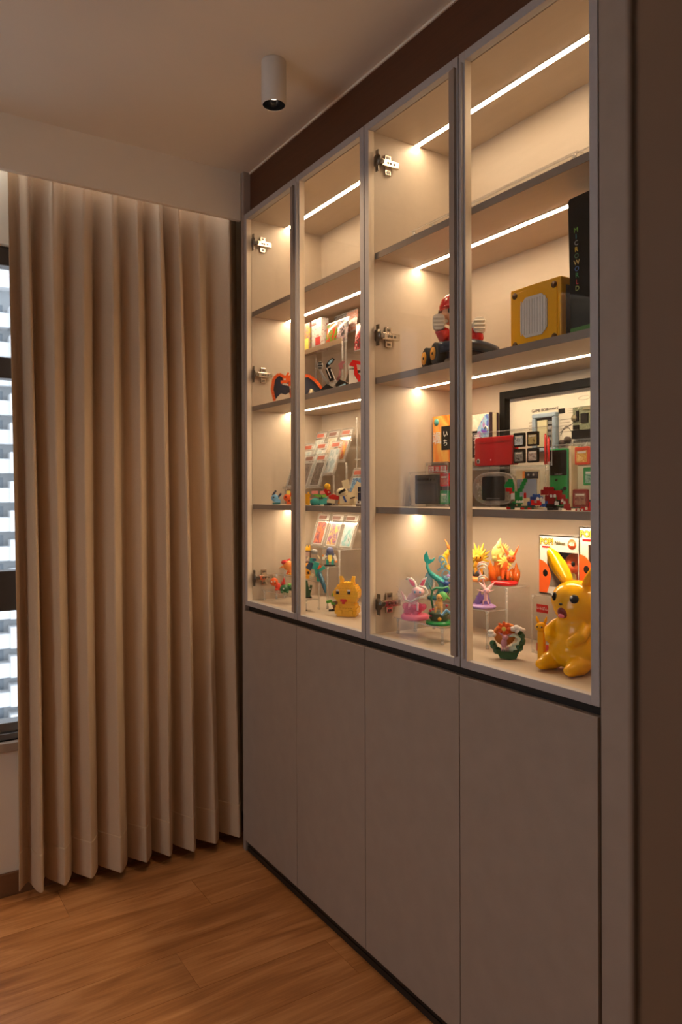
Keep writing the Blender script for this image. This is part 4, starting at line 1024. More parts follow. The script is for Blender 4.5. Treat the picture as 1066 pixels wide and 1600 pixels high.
brick_fig('red_brick_toy', 'red brick toy with arched spiny back and white claws', 1.264, 1.097, Z2, [
    ('back', mat('brick red plastic', S(176, 24, 30), .3, var=.1), [(-5, -1, 6, 3, 3, 2), (-4, -1, 7.4, 4, 3, 1.6), (-2, -1, 5.4, 5, 3, 2.2), (1, -1, 4, 3.4, 3, 2), (2.4, -1, 2.4, 3, 3, 2), (3.6, -1, .6, 2.4, 3, 2), (4.4, -1, 0, 2, 2, 1)]),
    ('head', DRED, [(-3.4, -1.6, 3.6, 4, 3, 2.2), (-2.4, -1.6, 2.4, 2.4, 3, 1.4)]),
    ('belly', BLACKP, [(-3, -.8, .4, 4, 2.6, 2), (-.4, -.8, 2, 3.4, 2.6, 1.8)]),
    ('white_claws', WHITEP, [(-4.6, -1.6, 2.6, 1.2, 1, 1.6), (-1.6, -2, 5, 1, 1, 1), (-.2, -2, 5, 1, 1, 1.1), (.2, -2, 2, 1.6, 1, 1.4), (2.6, -2, 3.2, .9, 1, 1), (3.4, -2, 2.4, .9, 1, 1), (-4, -2, 0, 1.4, 1, .9), (1.6, -2, 0, 1.4, 1, .7)]),
    ('foot', DARKG, [(-2.6, -2, 0, 2.4, 2.4, 1), (-.2, -1.6, 0, 2, 2, .8)]),
])
brick_fig('red_brick_toy', 'small low red brick pile with white studs below the dark red cartridge', 1.268, 1.008, Z2, [
    ('body', RED, [(-3, -1, 0, 3, 2, 1.4), (0, -1, 0, 3, 2.4, 3.4), (-5, -1, 0, 2, 2, .8)]), ('white_studs', WHITEP, [(-4.4, -1.6, 0, 1, .7, .8), (-1.4, -1.6, .4, 1, .7, 1), (-2.8, -1.6, 0, .8, .7, .7)]),
])

# ------------------------------------------------------------------ second unit, middle shelf
t, B = fig('kart_driver_toy', 'toy kart driver in red with white gloves in dark blue kart', 'toy vehicle', 1.318, 1.462, Z3, turn=0)
ky = lambda: MB(Matrix.Scale(t['unit'], 4) @ Matrix.Rotation(R(24), 4, 'Z'))
b = ky(); b.prism([(-33, 8), (33, 8), (31, 20), (20, 26), (-20, 26), (-31, 20)], -34, 30, 'y'); b.build('chassis', NAVY, t, bevel=.002)
b = ky(); pts = [(-46 + 92*i/12, -30 - 14*math.sin(math.pi*i/12), 23 + 5*math.sin(math.pi*i/12)) for i in range(13)]; b.tube(pts, [9]*13, 10, flat=.9); b.build('front_bumper', mat('dark slate blue plastic', S(36, 50, 72), .28), t)
b = ky(); b.bx(-44, 44, -31, -24, 30, 33); b.build('grey_deck', GREYP, t, bevel=.001)
for i, (x, y_) in enumerate(((-42, -16), (42, -16), (-40, 26), (40, 26))):
    s = -1 if x < 0 else 1
    wr = bpy.data.objects.new('wheel', None); COL.objects.link(wr); wr.parent = t
    b = ky(); b.tube([(x - 8, y_, 17), (x - 6, y_, 17), (x + 6, y_, 17), (x + 8, y_, 17)], [13, 17, 17, 13], 22); b.build('tyre', mat('black rubber', S(26, 26, 27), .7), wr)
    b = ky(); b.cyl((x + s*7.6, y_, 17), (x + s*9.2, y_, 17), 10, n=20); b.cyl((x + s*9, y_, 17), (x + s*10, y_, 17), 2.2, n=10, m=1); b.build('hub', [AMBER, BLACKP], wr)
b = ky(); b.ob((-36, 36, 22), (10, 6, 26), (10, 0, 0)); b.ob((-28, 39, 18), (12, 5, 18), (10, 0, 0), 1); b.build('rear_panel', [mat('pale blue plastic', S(150, 176, 200), .3), ORGL], t, bevel=.001)
b = ky(); b.ob((0, 20, 36), (34, 8, 34), (-12, 0, 0)); b.build('seat', BROWN, t, bevel=.003)
b = B(); b.ell((-2, 2, 44), (19, 15, 24), n=18, k=12); b.tube([(-16, -4, 56), (-27, -8, 47), (-29, -10, 57)], [9, 9.5, 9], 12); b.tube([(13, -4, 56), (24, -8, 42), (26, -12, 34)], [9, 9.5, 8.5], 12); b.tube([(26, -10, 36), (30, -12, 44), (30, -12, 50)], [8, 8, 7], 12); fuse(b.build('red_suit', RED, t), t['unit']*1.2, 3)
for s, cx, cz in ((-1, -31, 69), (1, 31, 62)):
    b = B(); b.prism([(cx + x, cz + z) for x, z in rr(19, 24, 7)], -20, -5, 'y')
    for i in range(3): b.tube([(cx - 8, -20.5, cz + 6 - 6*i), (cx + 8, -20.5, cz + 6 - 6*i)], 2.2, 7)
    b.tube([(cx - s*8, -14, cz - 2), (cx - s*13, -16, cz + 3)], [3.4, 3], 8)
    b.build('glove', mat('ivory plastic', S(236, 226, 206), .35), t, bevel=.001)
b = B(); b.ell((-7, 0, 84), (20, 18, 19), n=20, k=14); b.ell((-28, 0, 82), (3, 4, 5)); b.ell((14, 0, 82), (3, 4, 5)); b.ell((-7, -19, 80), (5, 5, 4.6)); b.build('head', SKIN, t)
b = B(); b.lathe([(23.5, 90), (24, 96), (21, 106), (14, 113), (4, 116), (.5, 116.2)], c=(-7, 2, 0), n=28); b.tube([(-26, -12, 92), (-18, -24, 91), (-7, -28, 91), (4, -24, 91), (12, -12, 92)], [1.5, 5, 6, 5, 1.5], 10, flat=.35); b.build('red_cap', RED, t)
b = B(); b.tube([(-28, 4, 92), (-29, 8, 84), (-25, 14, 76)], [4, 5, 4], 8); b.tube([(14, 4, 92), (15, 8, 84), (11, 14, 76)], [4, 5, 4], 8); b.build('hair', BROWN, t)
for s in (-1, 1):
    b = B(); b.ell((s*7.5 - 7, -16.6, 86), (2.6, 1.4, 4)); b.build('eye', BLACKP, t)
b = B(); b.tube([(-14, -17.6, 73), (-7, -18.4, 71), (0, -17.6, 73)], [1, 1.4, 1], 6); b.build('mouth', DRED, t)

t = out_thing('brick_box', 'yellow brick built box with white ribbed front plate', 'toy box', 1.292, 1.176, Z3)
w_, h_, d_ = .152, .150, .108
YB_ = mat('golden yellow brick', S(252, 182, 14), .3, var=.04)
b = MB(); b.bx(-w_/2, w_/2, 0, d_, 0, h_); b.build('body', YB_, t, bevel=.003)
b = MB(); b.bx(-w_/2 + .010, w_/2 - .010, -.0022, 0, .010, h_ - .010); b.build('front_panel', YB_, t, bevel=.001)
for x in (-w_/2 + .017, w_/2 - .017):
    for z in (.017, h_ - .017):
        b = MB(); b.cyl((x, -.0035, z), (x, -.002, z), .0075, n=20); b.cyl((x, -.0045, z), (x, -.0034, z), .0048, n=16); b.build('corner_stud', mat('brown stud', S(110, 72, 34), .4), t)
b = MB()
P = rr(.080, .094, .016, 1)
b.prism([(x, z + h_/2) for x, z in P], -.0055, -.0022, 'y')
b.build('white_plate', mat('ribbed white plastic', S(226, 220, 212), .4), t, bevel=.0008)
b = MB()
for i in range(10): b.bx(-.036 + .008*i - .0012, -.036 + .008*i + .0012, -.0068, -.0054, h_/2 - .040, h_/2 + .040)
b.build('rib', MATS['ribbed white plastic'], t)
b = MB(); b.bx(w_/2, w_/2 + .0015, .016, d_ - .012, .008, h_ - .018); b.build('side_recess', BROWN, t)

t = out_thing('black_carton', 'tall black carton with rainbow letters beside the yellow brick box', 'box', 1.302, 1.0195, Z3 + .0018, turn=0)
t.rotation_euler[1] = R(-1.5)
b = MB(); b.prism([(-.062, 0), (.062, 0), (.062, .315), (-.056, .315), (-.062, .309)], 0, .095, 'y'); b.build('carton', mat('black printed card', S(14, 13, 13), .5, var=.2, spec=.15), t, bevel=.002)
b = MB(); b.bx(-.0622, .0622, -.0008, .0952, 0, .028); b.build('green_band', mat('leaf green print', S(70, 130, 50), .4), t)
RB = [S(110, 160, 60), S(60, 140, 150), S(140, 140, 140), S(220, 176, 60), S(70, 110, 80), S(220, 180, 110), S(70, 110, 170), S(60, 140, 80), S(190, 50, 50), S(150, 160, 90)]
for i, ch in enumerate('MICROWORLD'):
    lettering(ch, .0155, (-.040, -.0012, .240 - .0142*i), (90, 0, 0), mat('letter ink %d' % i, tuple(min(1, c*1.6) for c in RB[i][:3]) + (1,), .4), t, .0002)
lettering('1000', .012, (-.025, -.0016, .0125), (90, 0, 0), mat('dark green ink', S(30, 60, 24), .5), t, .0002)

# ------------------------------------------------------------------ first unit, middle shelf: booster packs on a raised rack, brick models
t = thing('pack_rack', 'long clear rack raising the card packs above the brick models', 'display stand', (1.44, 2.33, Z3))
b = at(t); b.bx(1.395, 1.500, 2.150, 2.500, 1.886, 1.890, 0); b.bx(1.393, 1.395, 2.150, 2.500, 1.880, 1.897, 1); b.build('rack_plate', [ACRYL, mat('tan edge strip', S(190, 164, 134), .4)], t)
for yy in (2.156, 2.494):
    for xx in (1.400, 1.494):
        b = at(t); b.cyl((xx, yy, Z3), (xx, yy, 1.886), .004, n=8); b.build('post', ACEDGE, t)
b = at(t); b.bx(1.450, 1.500, 2.150, 2.330, 1.890, 1.932); b.build('rear_step', ACRYL, t)

def pack(kind, label, X, Y0, Y1, Z, h, m_, d=.012, lean=6, group='card packs on the raised rack', spine=None, marks=()):
    w = Y0 - Y1
    t = out_thing('card_pack' if kind == 'foil' else 'card_box', label, 'card pack' if kind == 'foil' else 'card box', X, (Y0+Y1)/2, Z, group, lean)
    if kind == 'foil':
        n = 8; vs = []; fs = []
        b = MB()
        prof = [(0, .0006), (.05, .001), (.15, .6), (.4, 1), (.6, 1), (.85, .6), (.95, .001), (1, .0006)]
        for z, q in prof:
            for s in (-1, 1):
                for i in range(5):
                    u = -1 + .5*i; vs.append((u*w/2, s*(d/2)*q*(1 - u**4*.9) + (0 if s < 0 else .0006), z*h))
        for r_ in range(len(prof) - 1):
            for s in range(2):
                for i in range(4):
                    a = r_*10 + s*5 + i; fs.append((a, a+1, a+11, a+10))
        b.add(vs, fs, 0, True); b.build('foil_wrapper', m_, t)
        b = MB(); b.bx(-w/2, w/2, -.0008, .0014, h*.955, h); b.bx(-w/2, w/2, -.0008, .0014, 0, h*.045); b.build('crimp', mat('silver crimp foil', S(190, 188, 186), .3, metal=.6), t)
    else:
        b = MB(); b.bx(-w/2, w/2, 0, d, 0, h); b.build('carton', m_, t)
        if spine:
            b = MB(); b.bx(-w/2 - .0006, -w/2, 0, d, 0, h); b.build('side_print', spine, t)
    for (x0, x1, z0, z1, mm) in marks:
        b = MB(); b.bx(x0*w, x1*w, -d/2 - .0012 if kind == 'foil' else -.0006, -d/2 if kind == 'foil' else 0, z0*h, z1*h); b.build('printed_mark', mm, t)
    return t
pack('box', 'blue and yellow card box at the left end of the raised rack', 1.418, 2.481, 2.412, 1.8902, .116, art('blue yellow comic print', [S(44, 84, 130), S(180, 160, 60), S(170, 84, 100), S(90, 140, 170)], 60, .3, 1), .03, 0,
     marks=[(-.5, -.1, .80, .98, RED), (-.1, .35, .10, .50, LEMON), (-.45, .2, .01, .06, BLACKP)])
t = pack('box', 'white card box with red picture and teal side on the rack', 1.418, 2.397, 2.327, 1.8902, .118, art('white comic print', [S(150, 60, 52), S(196, 188, 178), S(200, 194, 186), S(196, 190, 182), S(180, 120, 110)], 50, .3, 4), .031, 0, spine=mat('teal carton side', S(40, 130, 124), .4),
     marks=[(-.5, -.05, .82, .99, RED), (-.12, .36, .16, .42, mat('red comic ink', S(190, 50, 46), .4)), (-.3, .48, .01, .07, BLACKP)])
pack('foil', 'silver grey card pack in the upper row on the rack', 1.462, 2.318, 2.240, 1.9325, .082, art('silver grey foil print', [S(50, 46, 50), S(150, 146, 142), S(84, 80, 82), S(176, 172, 168)], 60, .2, 2))
pack('foil', 'white card pack with orange figures, upper row right on the rack', 1.462, 2.236, 2.160, 1.9325, .082, art('white orange foil print', [S(190, 184, 178), S(190, 90, 50), S(196, 190, 182), S(170, 50, 36)], 60, .2, 3))
pack('foil', 'red card pack with green spot, lower row on the rack', 1.425, 2.312, 2.240, 1.8902, .090, art('red green foil print', [S(170, 36, 28), S(180, 50, 34), S(90, 140, 50), S(50, 36, 36)], 40, .2, 5))
pack('foil', 'black card pack with grey figure, lower row right on the rack', 1.425, 2.236, 2.164, 1.8902, .090, art('black grey foil print', [S(36, 34, 38), S(90, 86, 90), S(190, 160, 160), S(40, 38, 42)], 50, .2, 6))
t = thing('pack_holder', 'clear upright holder right of the raised rack carrying one pack', 'display stand', (1.43, 2.085, Z3))
b = at(t); b.bx(1.398, 1.470, 2.020, 2.140, 1.842, 1.846); b.bx(1.398, 1.401, 2.020, 2.140, Z3, 1.93, ) if False else b.bx(1.467, 1.470, 2.020, 2.140, Z3, 1.99); b.build('shelf_plate', ACRYL, t)
for yy in (2.024, 2.136):
    b = at(t); b.bx(1.398, 1.402, yy - .003, yy + .003, Z3, 1.955); b.build('upright', ACEDGE, t)
pack('foil', 'white and red card pack in the clear upright holder', 1.428, 2.125, 2.055, 1.8462, .098, art('white red foil print', [S(236, 226, 220), S(200, 40, 44), S(60, 54, 56), S(226, 150, 150)], 50, .2, 8))
t = thing('card_stack', 'stack of white edged cards in the holder below the white and red pack', 'card stack', (1.435, 2.085, Z3))
for i in range(6):
    b = at(t); o_ = .002*math.sin(i*2.1); b.bx(1.405 + o_, 1.462 + o_, 2.040, 2.126 + o_, Z3 + .020*i + .0002, Z3 + .020*i + .018, 0); b.build('card_bundle', [WHITEP if i % 2 else DARKG], t)

t, B = fig('winged_brick_model', 'orange winged brick model with slate wings on the middle shelf', 'brick model', 1.292, 2.322, Z3, 'brick models on the middle shelf')
b = B(); b.ell((4, 4, 16), (9, 8, 12), n=10, k=7); b.ob((4, 0, 30), (12, 12, 10)); b.ob((4, -6, 5), (16, 12, 8)); b.build('body', ORG, t)
b = B(); b.ob((-9, -10, 34), (12, 12, 9), (0, -8, 0)); b.ob((-13, -12, 29), (10, 10, 4)); b.ob((-8, -8, 41), (3, 3, 8), (0, 30, 0)); b.ob((-2, -8, 41), (3, 3, 8), (0, 40, 0)); b.ob((-3, -9, 28), (6, 8, 8)); b.build('head', ORG, t)
b = B(); b.ob((-12, -16.6, 33), (3, 1, 2.4)); b.ob((-11, -12, 25.6), (9, 8, 2), (0, 10, 0)); b.build('white_teeth', WHITEP, t)
for s, off in ((-1, -6), (1, 17)):
    pts = [(0, 36), (-15, 44), (-23, 37), (-26, 20), (-22, 2), (-17, 9), (-12, 14), (-5, 12), (2, 16)] if s < 0 else [(-2, 40), (8, 42), (20, 33), (34, 15), (28, 13), (20, 16), (14, 8), (9, 15), (4, 10), (-2, 16)]
    b = B(); b.prism([(off + x, z) for x, z in pts], 3, 5, 'y'); b.build('wing', mat('slate wing plastic', S(48, 60, 80), .35), t)
    top = pts[:5] if s < 0 else pts[:4]
    b = B()
    for (xa, za), (xb, zb) in zip(top, top[1:]):
        L = math.hypot(xb-xa, zb-za); n_ = max(2, int(L/4))
        for i in range(n_):
            u = (i + .5)/n_; b.ob((off + xa + (xb-xa)*u, 3, za + (zb-za)*u), (L/n_*.92, 6, 4.4), (0, -math.degrees(math.atan2(zb-za, xb-xa)), 0))
    b.build('wing_spar', ORG, t)
b = B(); b.tube([(30, 2, 20), (27, 0, 10), (22, -2, 3)], [3, 3.4, 3], 6); b.tube([(34, 2, 16), (33, 0, 8), (36, -2, 2)], [2.4, 2.8, 2], 6); b.build('claw', CREAM, t)

t, B = fig('jointed_brick_model', 'black and pale blue jointed brick model with raised arm', 'brick model', 1.292, 2.040, Z3, 'brick models on the middle shelf')
BK = mat('gloss black brick', S(22, 26, 32), .25, coat=.3); PB = mat('pale blue brick', S(150, 190, 212), .3)
b = B(); b.prism([(-22, 4), (-12, 13), (-2, 8), (2, 4), (-10, 0)], -6, 6, 'y'); b.prism([(2, 12), (8, 20), (20, 15), (26, 8), (18, 3), (4, 3)], -8, 6, 'y'); b.build('wing_plate', BK, t)
b = B(); b.prism([(5, 8), (11, 11), (17, 14), (18, 12), (10, 8), (10, 3), (7, 3)], -8.8, -8, 'y'); b.build('blue_blade', PB, t)
b = B(); b.ob((-4, 0, 10), (9, 9, 12), (0, 10, 0)); b.ob((2, 0, 17), (7, 7, 6), (0, 25, 0)); b.build('hip_joint', mat('light grey brick', S(176, 170, 160), .35), t)
b = B(); b.ob((-6, -2, 28), (9, 8, 20), (0, -22, 0)); b.build('arm', BK, t)
b = B(); b.ob((-1.6, -6.4, 27), (1.4, 1, 19), (0, -22, 0)); b.ob((-8.6, -6.4, 30), (1.4, 1, 17), (0, -22, 0)); b.build('arm_stripe', WHITEP, t)
b = B(); b.prism([(-12, 38), (-9, 41), (-2, 47), (1, 52), (-3, 54), (-9, 49), (-13, 43)], -5, 1, 'y'); b.build('fore_blade', BK, t)
b = B(); b.prism([(-8, 43), (-3, 48), (-2, 52), (-6, 50), (-10, 45)], -6, -5, 'y'); b.build('blade_face', PB, t)
b = B(); b.ell((-22, 0, 42), (5, 5, 7), n=8, k=6); b.tube([(-22, 4, 36), (-16, 4, 24), (-8, 3, 14)], [2, 2, 2.4], 6); b.build('grey_claw', MATS['light grey brick'], t)
b = B(); b.ob((-22, -5, 42), (7, 1.6, 2)); b.ob((-22, -5, 46), (6, 1.6, 2)); b.ob((-22, -5, 38), (5, 1.6, 2)); b.build('claw_stripe', BK, t)
b = B(); b.prism([(6, 44), (12, 50), (18, 49), (13, 44), (15, 38), (9, 38)], 0, 3, 'y'); b.tube([(10, 3, 40), (8, 3, 26), (2, 3, 16)], [2, 2, 2.4], 6); b.build('red_fin', mat('smoky rose plastic', S(150, 90, 96), .4), t)

t, B = fig('red_white_brick_model', 'red and white brick model next to the door stile, standing tall', 'brick model', 1.300, 1.928, Z3, 'brick models on the middle shelf')
b = B(); b.ob((-2, 0, 8), (16, 10, 14)); b.ob((-6, 0, 22), (8, 8, 16)); b.ob((4, 0, 34), (8, 8, 8)); b.ob((-4, -3, 0.9), (18, 10, 1.6)); b.build('body', WHITEP, t)
b = B(); b.prism([(-10, 36), (-4, 44), (8, 42), (10, 36), (2, 38), (4, 24), (10, 18), (8, 4), (4, 12), (-2, 22), (-2, 34)], -6, -3, 'y'); b.build('red_armour', RED, t)
b = B(); b.ob((-10, 2, 18), (6, 6, 14), (0, 20, 0)); b.build('grey_arm', mat('olive grey brick', S(90, 84, 70), .4), t)

# ------------------------------------------------------------------ graded card slabs
SLABW = mat('slab insert white', S(196, 190, 182), .4, var=.02)
def slab(label, X, Y, Z, lean, lab, cols, seed, w=.080, h=.134, group='card slabs on the lower shelf stand', cover=None):
    t = out_thing('card_slab', label, 'card slab', X, Y, Z, group, lean)
    d = .0055
    b = MB(); b.prism([(x, z + h/2) for x, z in rr(w, h, .004)], 0, d, 'y'); b.build('case', ACRYL, t)
    b = MB(); e = .003
    b.bx(-w/2, -w/2 + e, -.0003, d + .0003, .003, h - .003); b.bx(w/2 - e, w/2, -.0003, d + .0003, .003, h - .003); b.bx(-w/2 + .003, w/2 - .003, -.0003, d + .0003, 0, e); b.bx(-w/2 + .003, w/2 - .003, -.0003, d + .0003, h - e, h)
    b.build('case_edge', ACEDGE, t)
    b = MB(); b.bx(-w*.43, w*.43, .0018, .0030, h*.80, h*.955); b.build('grade_label', SLABW, t)
    b = MB(); b.bx(-w*.40, w*.22, .0012, .0018, h*.825, h*.93); b.build('label_print', lab, t)
    b = MB(); b.cyl((w*.32, .0012, h*.875), (w*.32, .0018, h*.875), .0042, n=12); b.build('grade_dot', SLABW, t)
    b = MB(); b.bx(-w*.39, w*.39, .0018, .0030, h*.05, h*.76); b.build('card_border', cover or SLABW, t)
    b = MB(); b.bx(-w*.34, w*.34, .0012, .0018, h*.08, h*.73); b.build('card_picture', art('card picture %d' % seed, cols, 38, .25, seed, (1, 1, .8)), t)
    return t
LR = mat('red brown label ink', S(178, 90, 66), .5); LD = mat('dark brown label ink', S(120, 76, 60), .5)
grey = [S(96, 84, 78), S(140, 124, 114), S(80, 70, 66), S(160, 146, 134)]
pale = [S(206, 214, 206), S(170, 186, 184), S(228, 226, 214), S(186, 200, 196)]
fire = [S(200, 80, 60), S(240, 190, 80), S(160, 70, 66), S(230, 140, 80)]
for y_, lab_, cols, sd, wh, X_, zz in (
    (2.468, LD, grey, 11, 'left slab of the front row, behind the door stile', 1.360, 1.3752), (2.384, LD, grey, 12, 'middle slab of the front row, with grey picture', 1.360, 1.3752), (2.298, LR, [S(70, 60, 56), S(120, 108, 100), S(60, 54, 52), S(150, 138, 126)], 13, 'right slab of the front row, with dark grey picture', 1.360, 1.3752),
    (2.447, LR, pale, 14, 'left slab of the middle row on the card stand', 1.392, 1.4212), (2.347, LR, pale, 15, 'centre slab of the middle row, with teal picture', 1.392, 1.4212), (2.248, LR, [S(200, 214, 214), S(150, 170, 176), S(226, 228, 222), S(180, 196, 200)], 16, 'right slab of the middle row, with pale blue picture', 1.392, 1.4212),
    (2.443, LR, pale, 17, 'left slab of the back row on the card stand', 1.446, 1.4692), (2.352, LD, [S(226, 214, 190), S(200, 180, 150), S(236, 226, 206)], 18, 'centre slab of the back row on the card stand', 1.446, 1.4692), (2.262, LR, fire, 19, 'right slab of the back row, with red and yellow picture', 1.446, 1.4692)):
    slab('graded card slab, ' + wh, X_, y_, zz, 20, lab_, cols, sd)
t = thing('card_stand', 'three tier clear stand holding nine graded card slabs', 'display stand', (1.41, 2.365, Z2))
for xf, zl, zt in ((1.356, 1.3750, 1.398), (1.388, 1.4210, 1.446), (1.442, 1.4690, 1.494)):
    b = at(t); b.bx(xf - .004, xf + .016, 2.200, 2.509, zl - .004, zl - .0004, 0); b.bx(xf - .0055, xf - .0036, 2.200, 2.509, zl - .004, zl + .006, 1); b.build('tier_ledge', [ACRYL, ACEDGE], t)
    for yy in (2.206, 2.503):
        b = at(t); b.cyl((xf + .006, yy, Z2), (xf + .006, yy, zl - .004), .0038, n=8); b.build('leg', ACEDGE, t)
b = at(t); b.bx(1.515, 1.518, 2.200, 2.509, Z2, 1.55); b.build('back_sheet', ACRYL, t)
slab('graded card slab with blue picture standing low behind the white toy', 1.362, 2.058, Z2 + .0002, 20, LR, [S(90, 140, 180), S(150, 190, 210), S(60, 100, 150), S(190, 210, 214)], 21)
t = thing('card_easel', 'tall narrow clear easel beside the card stand', 'display stand', (1.45, 2.07, Z2))
b = at(t); b.bx(1.449, 1.4525, 2.000, 2.142, Z2 + .16, 1.606); b.build('easel_plate', ACRYL, t)
b = at(t); b.bx(1.448, 1.4535, 2.1405, 2.1440, Z2, 1.612); b.bx(1.448, 1.4535, 1.998, 2.0015, Z2, 1.612); b.cyl((1.451, 2.142, 1.612), (1.451, 2.142, 1.620), .004, n=10); b.bx(1.440, 1.4535, 1.998, 2.142, Z2 + .157, Z2 + .160); b.build('easel_edge', ACEDGE, t)
slab('graded card slab standing high on the tall clear easel', 1.4415, 2.066, Z2 + .1602, 0, LR, fire, 22, group='card slabs on the lower shelf stand')

bright = ([S(190, 70, 60), S(220, 120, 80), S(110, 60, 90), S(200, 180, 90)], [S(120, 90, 150), S(240, 190, 90), S(90, 80, 140), S(230, 120, 90)], [S(150, 110, 170), S(100, 170, 165), S(190, 190, 196), S(80, 120, 100)])
for i, (y_, nm) in enumerate(((2.388, 'left of the three leaning slabs over the bottom board, red picture'), (2.291, 'middle of the three leaning slabs over the bottom board, violet and yellow picture'), (2.196, 'right of the three leaning slabs over the bottom board, shiny pale picture'))):
    slab('card slab, ' + nm, 1.428, y_, 1.1562, 18, LD, bright[i], 31 + i, w=.086, h=.128, group='card slabs on the clear riser', cover=[None, None, None][i])

# ------------------------------------------------------------------ first unit, lower shelf: little brick animals
SM = 'small brick toys along the lower shelf'
def mini(name, label, X, Y, Z, parts, group=SM, turn=0):
    t, B = fig(name, label, 'brick toy', X, Y, Z, group, turn)
    for nm, m_, shapes in parts:
        b = B()
        for q in shapes:
            if q[0] == 'e': b.ell(q[1], q[2], n=10, k=7)
            elif q[0] == 'b': b.ob(q[1], q[2], q[3] if len(q) > 3 else (0, 0, 0))
            elif q[0] == 's': b.spike(q[1], q[2], q[3])
            elif q[0] == 'c': b.cyl(q[1], q[2], q[3], n=8)
            elif q[0] == 't': b.tube(q[1], q[2], 8)
            elif q[0] == 'k':          # a little wall of bricks with studs
                x0, z0, nx, nz, u = q[1:]
                for i in range(nx):
                    for j in range(nz):
                        b.ob((x0 + (i + .5)*u + (j % 2)*u*.25, 0, z0 + (j + .5)*u*.8), (u*.94, u*1.6, u*.74)); 
                    b.cyl((x0 + (i+.5)*u, 0, z0 + nz*u*.8), (x0 + (i+.5)*u, 0, z0 + nz*u*.8 + u*.25), u*.3, n=8)
        b.build(nm, m_, t)
    return t
mini('blue_brick_toy', 'sky blue brick toy with black ear fins, leftmost on the lower shelf', 1.262, 2.398, Z2, [
    ('body', LBLU, [('e', (-1, 0, 10), (6, 5, 6)), ('b', (3, 0, 5), (9, 7, 6)), ('b', (-1, -4.6, 10), (4, 1, 3))]), ('fin', NAVY, [('b', (-2, 0, 18), (3, 3, 9), (0, 35, 0)), ('b', (6, 0, 14), (3, 3, 8), (0, 40, 0))]),
    ('foot', DTEAL, [('b', (1, -1, 1.5), (12, 7, 3))]), ('eye', BLACKP, [('e', (-3, -5, 11), (1, .6, 1.4))])])
mini('orange_brick_toy', 'orange and yellow brick toy next to the sky blue one', 1.262, 2.306, Z2, [
    ('body', ORG, [('e', (-1, 0, 11), (6, 5, 6)), ('b', (3, 0, 5), (10, 7, 9)), ('b', (6, 0, 16), (5, 4, 6))]), ('crest', LEMON, [('b', (1, 0, 19), (6, 5, 6)), ('b', (6, -1, 8), (5, 5, 8))]), ('mark', DRED, [('b', (-3, -5, 12), (3, 1, 3)), ('b', (2, -4.4, 6), (3, 1, 2))])])
mini('yellow_brick_toy', 'yellow brick toy peeping past the door stile on the lower shelf', 1.262, 2.172, Z2, [
    ('body', YELB, [('k', -6, 0, 2, 4, 5.5), ('e', (0, 0, 9), (6, 4, 7))]), ('ear', YELB, [('b', (-4, 0, 19), (2.5, 2.5, 6)), ('b', (3, 0, 18), (2.5, 2.5, 5))])])
mini('flower_brick_toy', 'teal brick toy with pink and green flower on its back', 1.262, 2.096, Z2, [
    ('body', TEAL, [('e', (-5, -1, 6), (8, 6, 6)), ('b', (7, 0, 5), (13, 8, 8)), ('b', (11, 0, 10), (7, 5, 4))]), ('leg', DTEAL, [('b', (-9, -3, 1.5), (4, 4, 3)), ('b', (1, -3, 1.5), (4, 4, 3)), ('b', (12, -3, 1.5), (4, 4, 3)), ('b', (6, 2, 12), (9, 5, 5))]),
    ('leaf', LGRN, [('b', (1, 0, 15), (9, 6, 4), (0, 12, 0)), ('b', (11, 0, 15), (9, 6, 4), (0, -12, 0)), ('b', (-4, 0, 16), (6, 5, 3))]), ('petal', mat('coral pink plastic', S(246, 150, 140), .35), [('b', (-5, 0, 20), (10, 7, 5)), ('b', (8, 0, 20), (10, 7, 5)), ('b', (-10, -1, 10), (6, 5, 3))]), ('pollen', YELB, [('b', (15, 0, 19), (6, 5, 6))])])
mini('rooster_brick_toy', 'red and yellow brick bird on a black base plate', 1.262, 2.010, Z2, [
    ('base', BLACKP, [('b', (1, 0, .8), (26, 14, 1.6))]), ('body', RED, [('b', (-6, 0, 20), (8, 6, 8), (0, -30, 0)), ('b', (0, 0, 13), (9, 7, 8), (0, -20, 0)), ('b', (7, 0, 13), (8, 7, 8)), ('b', (-10, 0, 24), (5, 5, 4))]),
    ('belly', CREAM, [('b', (-1, -1, 7), (12, 7, 6), (0, 8, 0)), ('b', (3, 0, 17), (6, 6, 4), (0, -30, 0))]), ('crest', YELB, [('e', (-7, 0, 30), (5, 4, 5)), ('b', (-5, 0, 27), (6, 5, 4))]), ('tail', AMBER, [('b', (14, 0, 8), (6, 6, 13), (0, 15, 0))]), ('leg', DARKG, [('b', (-4, -1, 3), (7, 5, 4))]), ('eye', WHITEP, [('e', (-5, -4, 21), (1.2, .6, 1.2))])])
mini('white_brick_toy', 'large white brick bird with black mask and raised wings', 1.300, 1.980, Z2, [
    ('body', CREAM, [('b', (0, 0, 9), (22, 9, 12)), ('e', (-7, 0, 21), (9, 6, 7)), ('b', (-13, 0, 18), (6, 5, 5)), ('b', (10, 0, 6), (14, 9, 10))]), ('wing', CREAM, [('b', (-1, 3, 33), (11, 4, 14), (0, -14, 0)), ('b', (15, 3, 24), (11, 4, 26), (0, 28, 0)), ('b', (8, 2, 16), (14, 5, 8), (0, 24, 0))]),
    ('mask', BLACKP, [('b', (-6, -6, 23), (9, 1.4, 4), (0, -28, 0)), ('b', (-11, -5, 20), (3, 1.4, 4)), ('b', (9, -4.8, 12), (8, 1, 1.6), (0, -15, 0))]), ('blue_band', BLU, [('b', (-3, -5, 10), (3, 2, 10), (0, -25, 0))]), ('foot', mat('tan brick', S(206, 180, 140), .4), [('b', (-2, -1, 1.5), (22, 8, 3))])])
